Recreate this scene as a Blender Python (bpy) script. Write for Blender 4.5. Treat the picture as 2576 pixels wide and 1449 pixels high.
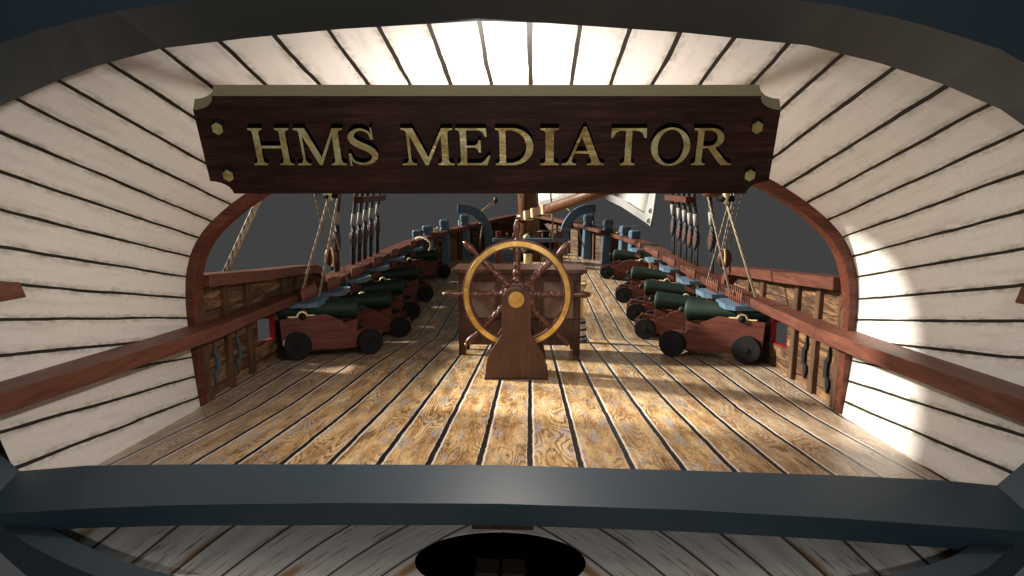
import bpy, math, random
from mathutils import Vector, Matrix
from mathutils.geometry import tessellate_polygon
random.seed(7)
R = math.radians
S = bpy.context.scene
C = S.collection
for o in list(bpy.data.objects): bpy.data.objects.remove(o)

# ---------------------------------------------------------------- camera
CAM = Vector((0.14, 0.0, 2.4))
PITCH, YAW, LENS = R(8.66), R(1.85), 19.69
cd = bpy.data.cameras.new("camera"); cam = bpy.data.objects.new("camera", cd); C.objects.link(cam)
cam.location = CAM; cam.rotation_euler = (R(90) - PITCH, 0, YAW)
cd.lens = LENS; cd.sensor_width = 36; cd.clip_start = 0.05; cd.clip_end = 500
S.camera = cam
# ---------------------------------------------------------------- world: the plain grey backdrop
w = bpy.data.worlds.new("World"); S.world = w; w.use_nodes = True
bg = w.node_tree.nodes["Background"]
bg.inputs[0].default_value = (0.0266, 0.0266, 0.0266, 1); bg.inputs[1].default_value = 1.0
# ---------------------------------------------------------------- sun
SUN_TRAVEL = Vector((1.0, -0.285, -0.50)).normalized()
sd = bpy.data.lights.new("sun", 'SUN'); so = bpy.data.objects.new("sun", sd); C.objects.link(so)
sd.energy = 5.0; sd.angle = R(5); sd.color = (1.0, 0.93, 0.82)
so.rotation_euler = SUN_TRAVEL.to_track_quat('-Z', 'Y').to_euler()
LAMP_POWER = 80.0  # power of the assumed cabin lantern
# ---------------------------------------------------------------- exposure
S.view_settings.view_transform = 'Standard'; S.view_settings.look = 'None'
S.view_settings.exposure = 0.95; S.view_settings.gamma = 1.0
S.render.resolution_x = 1024; S.render.resolution_y = 576

# ================================================================ helpers
FD = 1408.7
CR = cam.rotation_euler.to_matrix()
def U(u, v, depth=None, x=None, y=None, z=None):
    """a measured image direction met with a real distance / plane gives the real point"""
    d = CR @ Vector(((u - 1288) / FD, (724.5 - v) / FD, -1))
    if depth is not None: return CAM + d * depth
    if y is not None: return CAM + d * ((y - CAM.y) / d.y)
    if x is not None: return CAM + d * ((x - CAM.x) / d.x)
    return CAM + d * ((z - CAM.z) / d.z)

class G:
    def __init__(s): s.v = []; s.f = []; s.uv = []; s.sm = []
    def add(s, vs, fs, uvs=None, smooth=False):
        o = len(s.v); s.v += [tuple(p) for p in vs]
        for i, f in enumerate(fs):
            s.f.append([o + k for k in f]); s.uv.append(uvs[i] if uvs else [(0, 0)] * len(f)); s.sm.append(smooth)
        return s
    def build(s, name, mat, parent=None, bevel=0, seg=1, auto=False):
        me = bpy.data.meshes.new(name); me.from_pydata(s.v, [], s.f)
        ul = me.uv_layers.new(name="UVMap"); i = 0
        for f in s.uv:
            for c in f: ul.data[i].uv = c; i += 1
        for p, q in zip(me.polygons, s.sm): p.use_smooth = q
        me.validate(); me.update()
        o = bpy.data.objects.new(name, me); C.objects.link(o)
        if mat: me.materials.append(mat)
        if parent: o.parent = parent
        if bevel:
            m = o.modifiers.new("bevel", 'BEVEL'); m.width = bevel; m.segments = seg; m.limit_method = 'ANGLE'; m.angle_limit = R(40)
        return o
    # ---- shapes
    def hexa(s, p, rev=False):
        fs = [(0, 3, 2, 1), (4, 5, 6, 7), (0, 1, 5, 4), (1, 2, 6, 5), (2, 3, 7, 6), (3, 0, 4, 7)]
        if rev: fs = [f[::-1] for f in fs]
        return s.add(p, fs)
    def box(s, x0, x1, y0, y1, z0, z1):
        return s.hexa([(x0, y0, z0), (x1, y0, z0), (x1, y1, z0), (x0, y1, z0), (x0, y0, z1), (x1, y0, z1), (x1, y1, z1), (x0, y1, z1)])
    def lathe(s, prof, M=None, n=16, smooth=True):
        M = M or Matrix(); vs = []; fs = []; uv = []
        for r, z in prof:
            for k in range(n):
                a = 2 * math.pi * k / n; vs.append(M @ Vector((r * math.cos(a), r * math.sin(a), z)))
        for i in range(len(prof) - 1):
            for k in range(n):
                a, b = i * n + k, i * n + (k + 1) % n
                fs.append((a, b, b + n, a + n)); uv.append([(k / n, prof[i][1]), ((k + 1) / n, prof[i][1]), ((k + 1) / n, prof[i + 1][1]), (k / n, prof[i + 1][1])])
        s.add(vs, fs, uv, smooth)
        o = len(s.v) - len(vs)
        for i, rev in ((0, True), (len(prof) - 1, False)):
            if prof[i][0] > 1e-5:
                f = [o + i * n + k for k in range(n)]
                s.f.append(f[::-1] if rev else f); s.uv.append([(0, 0)] * n); s.sm.append(False)
        return s
    def tube(s, pts, r, n=8, cap=True, twist=0):
        pts = [Vector(p) for p in pts]; vs = []; fs = []; uv = []; L = 0; Ls = [0]
        for i in range(1, len(pts)): L += (pts[i] - pts[i - 1]).length; Ls.append(L)
        up = Vector((0, 0, 1))
        t0 = (pts[1] - pts[0]).normalized()
        a = t0.cross(up)
        if a.length < 1e-3: a = t0.cross(Vector((1, 0, 0)))
        a.normalize()
        for i, p in enumerate(pts):
            t = (pts[min(i + 1, len(pts) - 1)] - pts[max(i - 1, 0)]).normalized()
            a = (a - t * a.dot(t)).normalized(); b = t.cross(a)
            rr = r[i] if isinstance(r, (list, tuple)) else r
            for k in range(n):
                q = 2 * math.pi * k / n; vs.append(p + (a * math.cos(q) + b * math.sin(q)) * rr)
        for i in range(len(pts) - 1):
            for k in range(n):
                c, d = i * n + k, i * n + (k + 1) % n
                fs.append((c, d, d + n, c + n)); uv.append([(k / n, Ls[i]), ((k + 1) / n, Ls[i]), ((k + 1) / n, Ls[i + 1]), (k / n, Ls[i + 1])])
        if cap:
            fs.append(tuple(range(n))[::-1]); uv.append([(0, 0)] * n)
            m = (len(pts) - 1) * n; fs.append(tuple(range(m, m + n))); uv.append([(0, 0)] * n)
        return s.add(vs, fs, uv, True)
    def prism(s, poly, f0, f1, holes=()):
        """poly: 2-D outline (ccw) ; f0,f1 map (a,b) -> 3-D of the two faces"""
        loops = [list(poly)] + [list(h) for h in holes]
        flat = [p for l in loops for p in l]
        tri = tessellate_polygon([[Vector((p[0], p[1], 0)) for p in l] for l in loops])
        N = len(flat); vs = [f0(*p) for p in flat] + [f1(*p) for p in flat]; fs = []
        for t in tri:
            a, b, c = [Vector(flat[i]) for i in t]
            ccw = (b - a).x * (c - a).y - (b - a).y * (c - a).x > 0
            t = tuple(t) if ccw else tuple(t)[::-1]
            fs.append(t); fs.append(tuple(N + i for i in t[::-1]))
        o = 0
        for l in loops:
            m = len(l)
            for k in range(m):
                a, b = o + k, o + (k + 1) % m
                fs.append((b, a, N + a, N + b))
            o += m
        return s.add(vs, fs)
    def sweep(s, rings, closed_path=False, caps=True, smooth=False):
        """rings: list of equal-length point loops"""
        n = len(rings[0]); vs = [p for r in rings for p in r]; fs = []; uv = []; m = len(rings)
        for i in range(m if closed_path else m - 1):
            j = (i + 1) % m
            for k in range(n):
                l = (k + 1) % n
                fs.append((i * n + k, i * n + l, j * n + l, j * n + k)); uv.append([(k / n, i), ((k + 1) / n, i), ((k + 1) / n, i + 1), (k / n, i + 1)])
        if caps and not closed_path:
            fs.append(tuple(range(n))[::-1]); uv.append([(0, 0)] * n)
            fs.append(tuple(range((m - 1) * n, m * n))); uv.append([(0, 0)] * n)
        return s.add(vs, fs, uv, smooth)

def tag(o, label=None, cat=None, group=None, kind=None):
    if label: o['label'] = label
    if cat: o['category'] = cat
    if group: o['group'] = group
    if kind: o['kind'] = kind
    return o
def thing(name, label, cat, loc=(0, 0, 0), group=None):
    o = bpy.data.objects.new(name, None); C.objects.link(o); o.location = loc; o.empty_display_size = .2
    return tag(o, label, cat, group)
def kids(o): return [c for c in bpy.data.objects if c.parent == o]
def copy_tree(o, parent=None):
    c = o.copy(); C.objects.link(c); c.parent = parent
    if parent is not None: c.matrix_parent_inverse = o.matrix_parent_inverse.copy()
    for ch in kids(o): copy_tree(ch, c)
    return c
def T(x, y, z): return Matrix.Translation((x, y, z))
def along(p, q):
    """matrix taking +z onto q-p, origin at p"""
    d = (Vector(q) - Vector(p))
    return T(*p) @ d.to_track_quat('Z', 'Y').to_matrix().to_4x4()

# ================================================================ materials
class N:
    def __init__(s, name, rough=.6, metal=0, spec=.4):
        s.m = bpy.data.materials.new(name); s.m.use_nodes = True; s.t = s.m.node_tree
        s.b = s.t.nodes["Principled BSDF"]; s.b.inputs["Roughness"].default_value = rough
        s.b.inputs["Metallic"].default_value = metal; s.b.inputs["Specular IOR Level"].default_value = spec
        s.tc = s.t.nodes.new("ShaderNodeTexCoord")
    def put(s, sock, v):
        if hasattr(v, 'is_linked') or hasattr(v, 'links'): s.t.links.new(v, sock)
        else: sock.default_value = v
    def n(s, typ, ins={}, out=0, **kw):
        x = s.t.nodes.new("ShaderNode" + typ)
        for k, v in kw.items(): setattr(x, k, v)
        for k, v in ins.items(): s.put(x.inputs[k], v)
        return x.outputs[out]
    def ma(s, op, a, b=0.0, c=0.0, clamp=False):
        x = s.t.nodes.new("ShaderNodeMath"); x.operation = op; x.use_clamp = clamp
        s.put(x.inputs[0], a); s.put(x.inputs[1], b); s.put(x.inputs[2], c); return x.outputs[0]
    def xyz(s, v):
        x = s.t.nodes.new("ShaderNodeSeparateXYZ"); s.put(x.inputs[0], v); return x.outputs
    def vec(s, a, b, c):
        x = s.t.nodes.new("ShaderNodeCombineXYZ")
        for i, q in enumerate((a, b, c)): s.put(x.inputs[i], q)
        return x.outputs[0]
    def scale(s, v, sc):
        x = s.t.nodes.new("ShaderNodeMapping"); s.put(x.inputs[0], v); x.inputs[3].default_value = sc; return x.outputs[0]
    def noise(s, v, sc=5, det=4, rough=.55, dist=0, out=0):
        return s.n("TexNoise", {"Vector": v, "Scale": sc, "Detail": det, "Roughness": rough, "Distortion": dist}, out)
    def ramp(s, f, stops, interp='LINEAR'):
        x = s.t.nodes.new("ShaderNodeValToRGB"); s.put(x.inputs[0], f); e = x.color_ramp.elements; x.color_ramp.interpolation = interp
        while len(e) < len(stops): e.new(.5)
        for q, (p, c) in zip(e, stops):
            q.position = p; q.color = (*c, 1) if len(c) == 3 else c
        return x.outputs[0]
    def mix(s, f, a, b, mode='MIX'):
        x = s.t.nodes.new("ShaderNodeMix"); x.data_type = 'RGBA'; x.blend_type = mode
        s.put(x.inputs[0], f)
        for i, q in ((6, a), (7, b)):
            if isinstance(q, tuple) and len(q) == 3: q = (*q, 1)
            s.put(x.inputs[i], q)
        return x.outputs[2]
    def smooth(s, f, a, b, lo=0., hi=1.):
        x = s.t.nodes.new("ShaderNodeMapRange"); x.interpolation_type = 'SMOOTHSTEP'
        s.put(x.inputs[0], f)
        for i, q in enumerate((a, b, lo, hi)): x.inputs[i + 1].default_value = q
        return x.outputs[0]
    def done(s, col, bump=None, strength=.3, dist=.01, rough=None):
        s.put(s.b.inputs["Base Color"], (*col, 1) if isinstance(col, tuple) and len(col) == 3 else col)
        if bump is not None:
            x = s.t.nodes.new("ShaderNodeBump"); x.inputs["Strength"].default_value = strength; x.inputs["Distance"].default_value = dist
            s.put(x.inputs["Height"], bump); s.t.links.new(x.outputs[0], s.b.inputs["Normal"])
        if rough is not None: s.put(s.b.inputs["Roughness"], rough)
        return s.m

def wood(name, dark, mid, light, axis=0, rough=.55, scale=1.0, spec=.3, bump=.25, seam=None):
    """stretched-grain wood in object space; grain runs along axis"""
    q = N(name, rough, 0, spec); v = q.tc.outputs["Object"]
    sc = [11 * scale] * 3; sc[axis] = .9 * scale
    g = q.noise(q.scale(v, tuple(sc)), 1.6, 6, .62, .6)
    sc2 = [60 * scale] * 3; sc2[axis] = 3 * scale
    f = q.noise(q.scale(v, tuple(sc2)), 2.2, 3, .6)
    big = q.noise(v, 1.3 * scale, 2)
    k = q.ma('ADD', q.ma('MULTIPLY', g, .62), q.ma('MULTIPLY', f, .38))
    col = q.ramp(k, [(.33, dark), (.5, mid), (.68, light)])
    col = q.mix(q.smooth(big, .35, .7, 0, .35), col, dark)
    return q.done(col, k, bump, .006)

def deck_mat():
    q = N("deck_planks", .36, 0, .55); o = q.tc.outputs["Object"]; X, Y, Z = q.xyz(o)[:3]
    W = .334
    wob = q.ma('MULTIPLY', q.ma('SUBTRACT', q.noise(q.scale(o, (1.5, 2.2, 1)), 1.6, 4, .65), .5), .022)
    jag = q.ma('MULTIPLY', q.ma('SUBTRACT', q.noise(q.scale(o, (.2, 9, 1)), 2.0, 2, .5), .5), .010)
    p = q.ma('ADD', q.ma('DIVIDE', q.ma('ADD', q.ma('ADD', X, wob), jag), W), .62)
    pid = q.ma('FLOOR', p); fr = q.ma('FRACT', p)
    dist = q.ma('MULTIPLY', fr, W)                    # metres from the left edge
    # caulked seam at the left edge, with a highlight painted beside it
    seam = q.smooth(dist, .034, .039, 1, 0)
    hl = q.ma('MULTIPLY', q.smooth(dist, .038, .042), q.smooth(dist, .046, .058, 1, 0))
    hl2 = q.smooth(dist, W - .012, W - .003)
    rnd = q.n("TexWhiteNoise", {"W": pid}, 0, noise_dimensions='1D')
    off = q.ma('MULTIPLY', rnd, 37.0)
    gv = q.vec(q.ma('ADD', X, off), q.ma('MULTIPLY', Y, 1.0), off)
    n1 = q.noise(q.scale(gv, (5.0, 1.0, 1)), 1.0, 1, .4)
    n2 = q.noise(q.scale(gv, (26, 8, 1)), 1.0, 3, .65)
    ph = q.ma('ADD', q.ma('MULTIPLY', n1, 135), q.ma('ADD', q.ma('MULTIPLY', X, 70), q.ma('MULTIPLY', n2, 7)))
    ring = q.ma('ADD', q.ma('MULTIPLY', q.ma('SINE', ph), .5), .5)
    ringd = q.ma('POWER', ring, 2.2)
    fine = q.noise(q.scale(gv, (70, 14, 1)), 1.0, 5, .75, .8)
    fine2 = q.noise(q.scale(gv, (150, 8, 1)), 1.0, 3, .7)
    base = q.noise(q.scale(gv, (6, 1.4, 1)), 1.4, 6, .68)
    col = q.ramp(base, [(.30, (.18, .090, .032)), (.43, (.46, .26, .095)), (.55, (.76, .51, .23)), (.70, (.92, .76, .49))])
    grey = q.smooth(q.noise(q.scale(gv, (6.5, 2.0, 1)), 1.5, 5, .7), .50, .68, 0, .85)
    col = q.mix(grey, col, (.42, .44, .47))
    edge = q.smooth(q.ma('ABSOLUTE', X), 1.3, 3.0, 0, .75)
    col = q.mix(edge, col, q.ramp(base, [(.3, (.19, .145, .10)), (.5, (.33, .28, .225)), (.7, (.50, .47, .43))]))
    fig = q.smooth(q.noise(q.scale(gv, (2.6, .9, 1)), 1.6, 2), .40, .58, .05, .78)
    col = q.mix(q.ma('MULTIPLY', q.smooth(ringd, .30, .85), fig), col, (.12, .055, .020))
    col = q.mix(q.smooth(fine, .54, .66, 0, .75), col, (.13, .065, .026))
    col = q.mix(q.smooth(fine2, .50, .68, 0, .45), col, (.20, .12, .06))
    col = q.mix(q.smooth(q.noise(q.scale(gv, (90, 26, 1)), 1, 3), .58, .70, 0, .6), col, (.92, .84, .70))
    col = q.mix(q.ma('MULTIPLY', rnd, .18), col, (.18, .10, .05))
    col = q.mix(q.ma('MULTIPLY', q.ma('MAXIMUM', hl, q.ma('MULTIPLY', hl2, .35)), .85), col, (.88, .86, .82))
    col = q.mix(seam, col, (.006, .006, .007))
    h = q.ma('SUBTRACT', q.ma('SUBTRACT', q.ma('MULTIPLY', fine, .3), q.ma('MULTIPLY', ringd, .35)), q.ma('MULTIPLY', seam, 2.5))
    return q.done(col, h, .55, .006)

def lining_mat():
    q = N("whitewashed_planks", .55, 0, .3); u, v, _ = q.xyz(q.tc.outputs["UV"])[:3]
    uvw = q.vec(u, v, 0)
    w1 = q.ma('MULTIPLY', q.ma('SUBTRACT', q.noise(q.scale(uvw, (.5, .9, 1)), 1.6, 3, .5), .5), .13)
    w2 = q.ma('MULTIPLY', q.ma('SUBTRACT', q.noise(q.scale(uvw, (.6, 12, 1)), 1.5, 3, .7), .5), .016)
    p = q.ma('ADD', q.ma('ADD', u, w1), w2)
    fr = q.ma('FRACT', p); pid = q.ma('FLOOR', p)
    dc = q.ma('ABSOLUTE', q.ma('SUBTRACT', fr, .5))    # 0.5 at seams
    rnd = q.n("TexWhiteNoise", {"W": pid}, 0, noise_dimensions='1D')
    wid = q.ma('ADD', .424, q.ma('MULTIPLY', q.noise(q.scale(uvw, (1, 1.4, 1)), 1.5, 2, .5), .045))
    seam = q.smooth(q.ma('SUBTRACT', dc, wid), 0, .010)
    grime = q.ma('MULTIPLY', q.smooth(q.ma('SUBTRACT', dc, wid), -.20, 0), q.smooth(q.noise(q.scale(uvw, (3, 5, 1)), 1.5, 5, .7), .40, .66, .06, .7))
    n1 = q.noise(q.scale(uvw, (2.0, .9, 1)), 1.5, 5, .6)
    n2 = q.noise(q.scale(uvw, (3.5, 22, 1)), 1.3, 4, .65)
    n3 = q.noise(q.scale(uvw, (6, 30, 1)), 1.0, 5, .75)
    col = q.ramp(n1, [(.3, (.57, .54, .51)), (.5, (.67, .65, .615)), (.7, (.67, .64, .60))])
    col = q.mix(q.smooth(n2, .44, .72, 0, .32), col, (.52, .49, .44))
    col = q.mix(q.smooth(n3, .62, .78, 0, .3), col, (.36, .34, .29))
    col = q.mix(grime, col, (.19, .185, .115))
    col = q.mix(seam, col, (.012, .010, .008))
    return q.done(col, q.ma('SUBTRACT', q.ma('MULTIPLY', n2, .15), seam), .4, .012)

def bulwark_mat():
    q = N("bulwark_planks", .6, 0, .3); o = q.tc.outputs["Object"]; X, Y, Z = q.xyz(o)[:3]
    slope = q.ma('MULTIPLY', Y, .03)
    wob = q.ma('MULTIPLY', q.ma('SUBTRACT', q.noise(q.scale(o, (1.2, 1.2, 2)), 2.2, 3, .6), .5), .13)
    p = q.ma('DIVIDE', q.ma('ADD', q.ma('ADD', Z, slope), wob), .205)
    fr = q.ma('FRACT', p); pid = q.ma('FLOOR', p)
    dc = q.ma('ABSOLUTE', q.ma('SUBTRACT', fr, .5))
    seam = q.smooth(dc, .465, .49)
    sh = q.smooth(dc, .36, .47, 0, .55)
    gv = q.vec(X, q.ma('ADD', Y, q.ma('MULTIPLY', pid, 3.7)), q.ma('MULTIPLY', Z, 1))
    n1 = q.noise(q.scale(gv, (.8, .8, 6)), 1.6, 5, .62, .5)
    n2 = q.noise(q.scale(gv, (2, 4, 45)), 1.4, 4, .7)
    col = q.ramp(n1, [(.32, (.030, .016, .010)), (.46, (.105, .055, .028)), (.60, (.24, .135, .060)), (.74, (.30, .185, .095))])
    col = q.mix(q.smooth(n2, .44, .62, 0, .8), col, (.032, .017, .010))
    col = q.mix(sh, col, (.05, .025, .012))
    col = q.mix(seam, col, (.007, .005, .004))
    return q.done(col, q.ma('SUBTRACT', n2, q.ma('MULTIPLY', seam, 1.5)), .35, .01)

def grey_boards_mat():
    q = N("weathered_boards", .7, 0, .2); o = q.tc.outputs["Object"]; X, Y, Z = q.xyz(o)[:3]
    ax = q.ma('ABSOLUTE', X)
    yy = q.ma('SUBTRACT', Y, 2.87)
    a = q.ma('ADD', ax, q.ma('MULTIPLY', q.ma('MULTIPLY', q.ma('MAXIMUM', q.ma('SUBTRACT', 1.95, ax), 0), .6), yy))   # boards fanning from the middle
    b = Y
    p = q.ma('ADD', q.ma('DIVIDE', a, .32), .34); fr = q.ma('FRACT', p); pid = q.ma('FLOOR', p)
    dc = q.ma('ABSOLUTE', q.ma('SUBTRACT', fr, .5)); seam = q.smooth(dc, .445, .49)
    gv = q.vec(a, q.ma('ADD', b, q.ma('MULTIPLY', pid, 2.3)), 0)
    n1 = q.noise(q.scale(gv, (6, .9, 1)), 1.5, 4, .6); n2 = q.noise(q.scale(gv, (26, 2.4, 1)), 1.2, 5, .7)
    kn = q.n("TexVoronoi", {"Vector": q.scale(gv, (3.4, .9, 1)), "Scale": 1.0, "Randomness": 1.0}, 0)
    col = q.ramp(n1, [(.3, (.60, .59, .57)), (.6, (.84, .83, .81)), (.8, (.74, .70, .64))])
    col = q.mix(q.smooth(n2, .54, .66, 0, .85), col, (.13, .10, .08))
    col = q.mix(q.smooth(kn, .12, .26, .95, 0), col, (.42, .24, .09))
    col = q.mix(q.smooth(kn, .03, .08, .9, 0), col, (.06, .035, .02))
    col = q.mix(seam, col, (.075, .055, .045))
    return q.done(col, n2, .2, .004)

def rope_mat(name, a, b, turns=22, metal=0, rough=.7):
    q = N(name, rough, metal, .3); u, v, _ = q.xyz(q.tc.outputs["UV"])[:3]
    ph = q.ma('ADD', q.ma('MULTIPLY', v, turns), q.ma('MULTIPLY', u, 3.0))
    s_ = q.ma('ABSOLUTE', q.ma('SINE', q.ma('MULTIPLY', ph, math.pi)))
    n_ = q.noise(q.vec(q.ma('MULTIPLY', u, 4), q.ma('MULTIPLY', v, 9), 0), 3, 4, .6)
    col = q.mix(q.smooth(s_, .05, .7), b, q.mix(n_, a, tuple(c * .7 for c in a)))
    return q.done(col, s_, .9, .01)

def paint(name, c, rough=.45, spec=.4, var=.25):
    q = N(name, rough, 0, spec); n_ = q.noise(q.tc.outputs["Object"], 2.3, 5, .6)
    return q.done(q.mix(n_, c, tuple(k * (1 - var) for k in c)), q.noise(q.tc.outputs["Object"], 60, 2), .06, .002)
def letter_mat():
    q = N('letter_gold', .35, .35, .6); v = q.tc.outputs['Object']
    n_ = q.noise(q.scale(v, (1, 1, 1.6)), 3.4, 6, .68, 1.0); m_ = q.noise(v, 22, 4, .6)
    col = q.ramp(n_, [(.34, (.42, .27, .07)), (.47, (.72, .54, .20)), (.58, (.90, .77, .38)), (.70, (1.0, .93, .66))])  # metallic glints put into the colour as bright and dark gold patches
    col = q.mix(q.smooth(m_, .56, .70, 0, .5), col, (.33, .22, .07))
    return q.done(col, n_, .5, .03)
def brass_mat(name, c1, c2, rough=.38, metal=.75):
    q = N(name, rough, metal, .5); v = q.tc.outputs["Object"]
    n_ = q.noise(v, 7, 5, .6, .8); m_ = q.noise(v, 40, 3, .6)
    col = q.mix(q.smooth(n_, .35, .65), c1, c2); col = q.mix(q.smooth(m_, .6, .75, 0, .35), col, tuple(k * .4 for k in c1))
    return q.done(col, m_, .06, .002)
def iron_mat(name, c, rough=.6):
    q = N(name, rough, .2, .4); n_ = q.noise(q.tc.outputs["Object"], 14, 6, .65)
    return q.done(q.mix(n_, c, tuple(k * .55 for k in c)), n_, .35, .006)

M_DECK = deck_mat(); M_LIN = lining_mat(); M_BUL = bulwark_mat(); M_GREY = grey_boards_mat()
RD, RM, RL = (.050, .017, .010), (.120, .041, .026), (.175, .068, .044)
M_RAIL = wood("red_brown_rail_wood", RD, RM, RL, 1, .5)
M_RAILZ = wood("red_brown_timber_wood", (.10, .035, .02), (.19, .07, .042), (.25, .10, .065), 2, .5)
M_ARCH = wood("arch_wood", (.030, .009, .005), (.10, .027, .014), (.18, .058, .030), 0, .5, 1.4)
M_SIGN = wood("dark_sign_wood", (.018, .006, .004), (.060, .021, .014), (.14, .055, .037), 0, .5, 1.3, .25, .15)
M_SIGNEDGE = paint("sign_edge_paint", (.34, .30, .19), .5, .3, .12)
M_RIB = wood("rib_timber_wood", (.022, .011, .007), (.085, .043, .023), (.17, .095, .048), 2, .6)
M_WALN = wood("walnut_wood", (.024, .009, .0045), (.065, .025, .012), (.115, .047, .022), 2, .42, 1.3, .4, .12)
M_WALNX = wood("walnut_top_wood", (.05, .021, .012), (.11, .05, .032), (.16, .08, .055), 0, .38, 1.3, .4, .1)
M_SPOKE = wood("spoke_wood", (.028, .009, .006), (.085, .030, .018), (.135, .053, .034), 2, .4, 2.5, .4, .12)
M_PANEL = wood("frosted_panel_wood", (.12, .075, .06), (.17, .11, .09), (.22, .15, .125), 2, .35, 1.6, .5, .05)
M_CARR = wood("carriage_wood", (.045, .010, .006), (.125, .031, .018), (.20, .062, .038), 0, .55, 1.2)
M_MAST = wood("mast_wood", (.055, .022, .009), (.15, .063, .027), (.24, .115, .055), 2, .5, .9)
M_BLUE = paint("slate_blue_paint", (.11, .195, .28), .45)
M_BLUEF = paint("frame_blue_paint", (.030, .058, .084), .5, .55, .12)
M_RED = paint("port_red_paint", (.25, .008, .011), .5)
M_GUN = iron_mat("green_gun_iron", (.014, .038, .026), .62)
M_BLACK = iron_mat("black_iron", (.007, .007, .0075), .8)
M_STEEL = iron_mat("grey_iron", (.10, .12, .14), .5)
M_BRASS = brass_mat("rim_brass", (.60, .36, .09), (.90, .60, .20), .28, .75)
M_GOLD = letter_mat()
M_FIT = brass_mat("pale_brass_fitting", (.75, .62, .30), (.85, .74, .45), .45, .3)
M_ROPE = rope_mat("tan_rope", (.52, .44, .32), (.14, .10, .06), 9)
M_TAR = rope_mat("tarred_rope", (.085, .09, .10), (.010, .010, .012), 12)
M_LAN = rope_mat("lanyard_rope", (.05, .052, .058), (.006, .006, .007), 40)
M_SEIZ = rope_mat("white_seizing", (.72, .70, .67), (.16, .15, .14), 45)
M_PULLEY = wood("block_wood", (.05, .014, .008), (.13, .038, .02), (.2, .07, .04), 2, .45, 2)
q = N("sailcloth", .9, 0, .1); sx, sy, sz = q.xyz(q.tc.outputs["UV"])[:3]
fr = q.ma('ABSOLUTE', q.ma('SUBTRACT', q.ma('FRACT', q.ma('MULTIPLY', sx, 7)), .5))
M_SAIL = q.done(q.mix(q.smooth(fr, .485, .497), (.80, .79, .75), (.5, .48, .44)), q.noise(q.tc.outputs["Object"], 60, 2), .1, .003)
M_HEM = paint("sail_hem_cloth", (.60, .61, .60), .9, .1)
M_VOID = paint("void_black", (.0015, .0015, .0015), .9, .0)
M_GRATE = paint("grey_grating_paint", (.38, .38, .38), .7)

# ================================================================ ship's lines
def catmull(P, n=8):
    out = []
    for i in range(len(P) - 1):
        p0, p1, p2, p3 = P[max(i - 1, 0)], P[i], P[i + 1], P[min(i + 2, len(P) - 1)]
        for k in range(n):
            t = k / n
            out.append(tuple(.5 * ((2 * b) + (c - a) * t + (2 * a - 5 * b + 4 * c - d) * t * t + (3 * b - a - 3 * c + d) * t ** 3) for a, b, c, d in zip(p0, p1, p2, p3)))
    out.append(tuple(P[-1])); return out
def lerp_tab(tab, y):
    if y <= tab[0][0]: return tab[0][1]
    for (a, p), (b, q_) in zip(tab, tab[1:]):
        if y <= b: return p + (q_ - p) * (y - a) / (b - a)
    return tab[-1][1]
HULL = catmull([(2.6, 2.74), (4.2, 3.04), (5.4, 3.22), (7.4, 3.32), (9.2, 3.36), (11.2, 3.37), (13.4, 3.37), (15.2, 3.36), (16.6, 3.24), (17.5, 2.98), (18.4, 2.62), (19.3, 2.15), (20.3, 1.62), (21.2, 1.08), (22.0, .5), (22.4, 0)], 6)
def hb(y): return lerp_tab(HULL, y)
KINK = 9.7
def dbase(y): return 1.08 - .108 * y if y < KINK else 1.08 - .108 * KINK + .054 * (y - KINK)
CAMB = [(3, .017), (5.2, .016), (6.9, .001), (8.0, .0), (9.7, .005), (12, .010), (22, .010)]
def dz(x, y): return dbase(y) - lerp_tab(CAMB, y) * x * x
RAILZ = [(2.6, 1.30), (3.2, 1.26), (5.3, 1.12), (9, 1.06), (11, 1.12), (13.4, 1.19), (15, 1.23), (16.8, 1.31), (18.3, 1.46), (19.3, 1.58), (21.9, 1.87), (22.4, 1.92)]
def rz(y): return lerp_tab(RAILZ, y)

def deck(name, y0, y1, label_mat):
    g = G(); ys = [y0 + (y1 - y0) * i / 48 for i in range(49)]; nx = 24
    vs = []; fs = []
    for y in ys:
        b = max(hb(y) + .06, .02)
        for k in range(nx + 1):
            x = -b + 2 * b * k / nx; vs.append((x, y, dz(x, y)))
    for i in range(48):
        for k in range(nx):
            a = i * (nx + 1) + k; fs.append((a, a + 1, a + nx + 2, a + nx + 1))
    g.add(vs, fs); o = g.build(name, label_mat); tag(o, kind='structure'); return o
deck("quarterdeck", 2.95, KINK, M_DECK)
deck("main_deck", KINK + .012, 22.38, M_DECK)

# ================================================================ cabin lining
SEC_A = [(3.17, .16), (3.20, .25), (3.24, .70), (3.26, 1.10), (3.26, 1.44), (3.22, 1.74), (3.11, 2.00), (2.92, 2.22), (2.60, 2.46), (2.2, 2.68), (1.7, 2.90), (1.1, 3.10), (.55, 3.21), (0, 3.25)]
SEC_F = [(2.80, .50), (2.87, .62), (3.02, 1.10), (3.10, 1.55), (3.14, 1.95), (3.12, 2.28), (3.02, 2.58), (2.84, 2.84), (2.55, 3.05), (2.15, 3.22), (1.62, 3.36), (1.05, 3.46), (.5, 3.51), (0, 3.53)]
def half(sec): return catmull(sec, 4)
def full(sec):
    h = half(sec); return [(-x, z) for x, z in h] + [(x, z) for x, z in h[::-1][1:]]
YA, YF = 5.4, 3.05
def section(y):
    t = (y - YF) / (YA - YF); a, f = full(SEC_A), full(SEC_F)
    return [(p[0] * (1 - t) + q_[0] * t, p[1] * (1 - t) + q_[1] * t) for p, q_ in zip(f, a)]
def arclen(sec):
    L = [0]
    for p, q_ in zip(sec, sec[1:]): L.append(L[-1] + math.hypot(p[0] - q_[0], p[1] - q_[1]))
    return L
g = G(); NY = 14; secs = [section(YF + (YA - YF) * i / NY) for i in range(NY + 1)]
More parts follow.
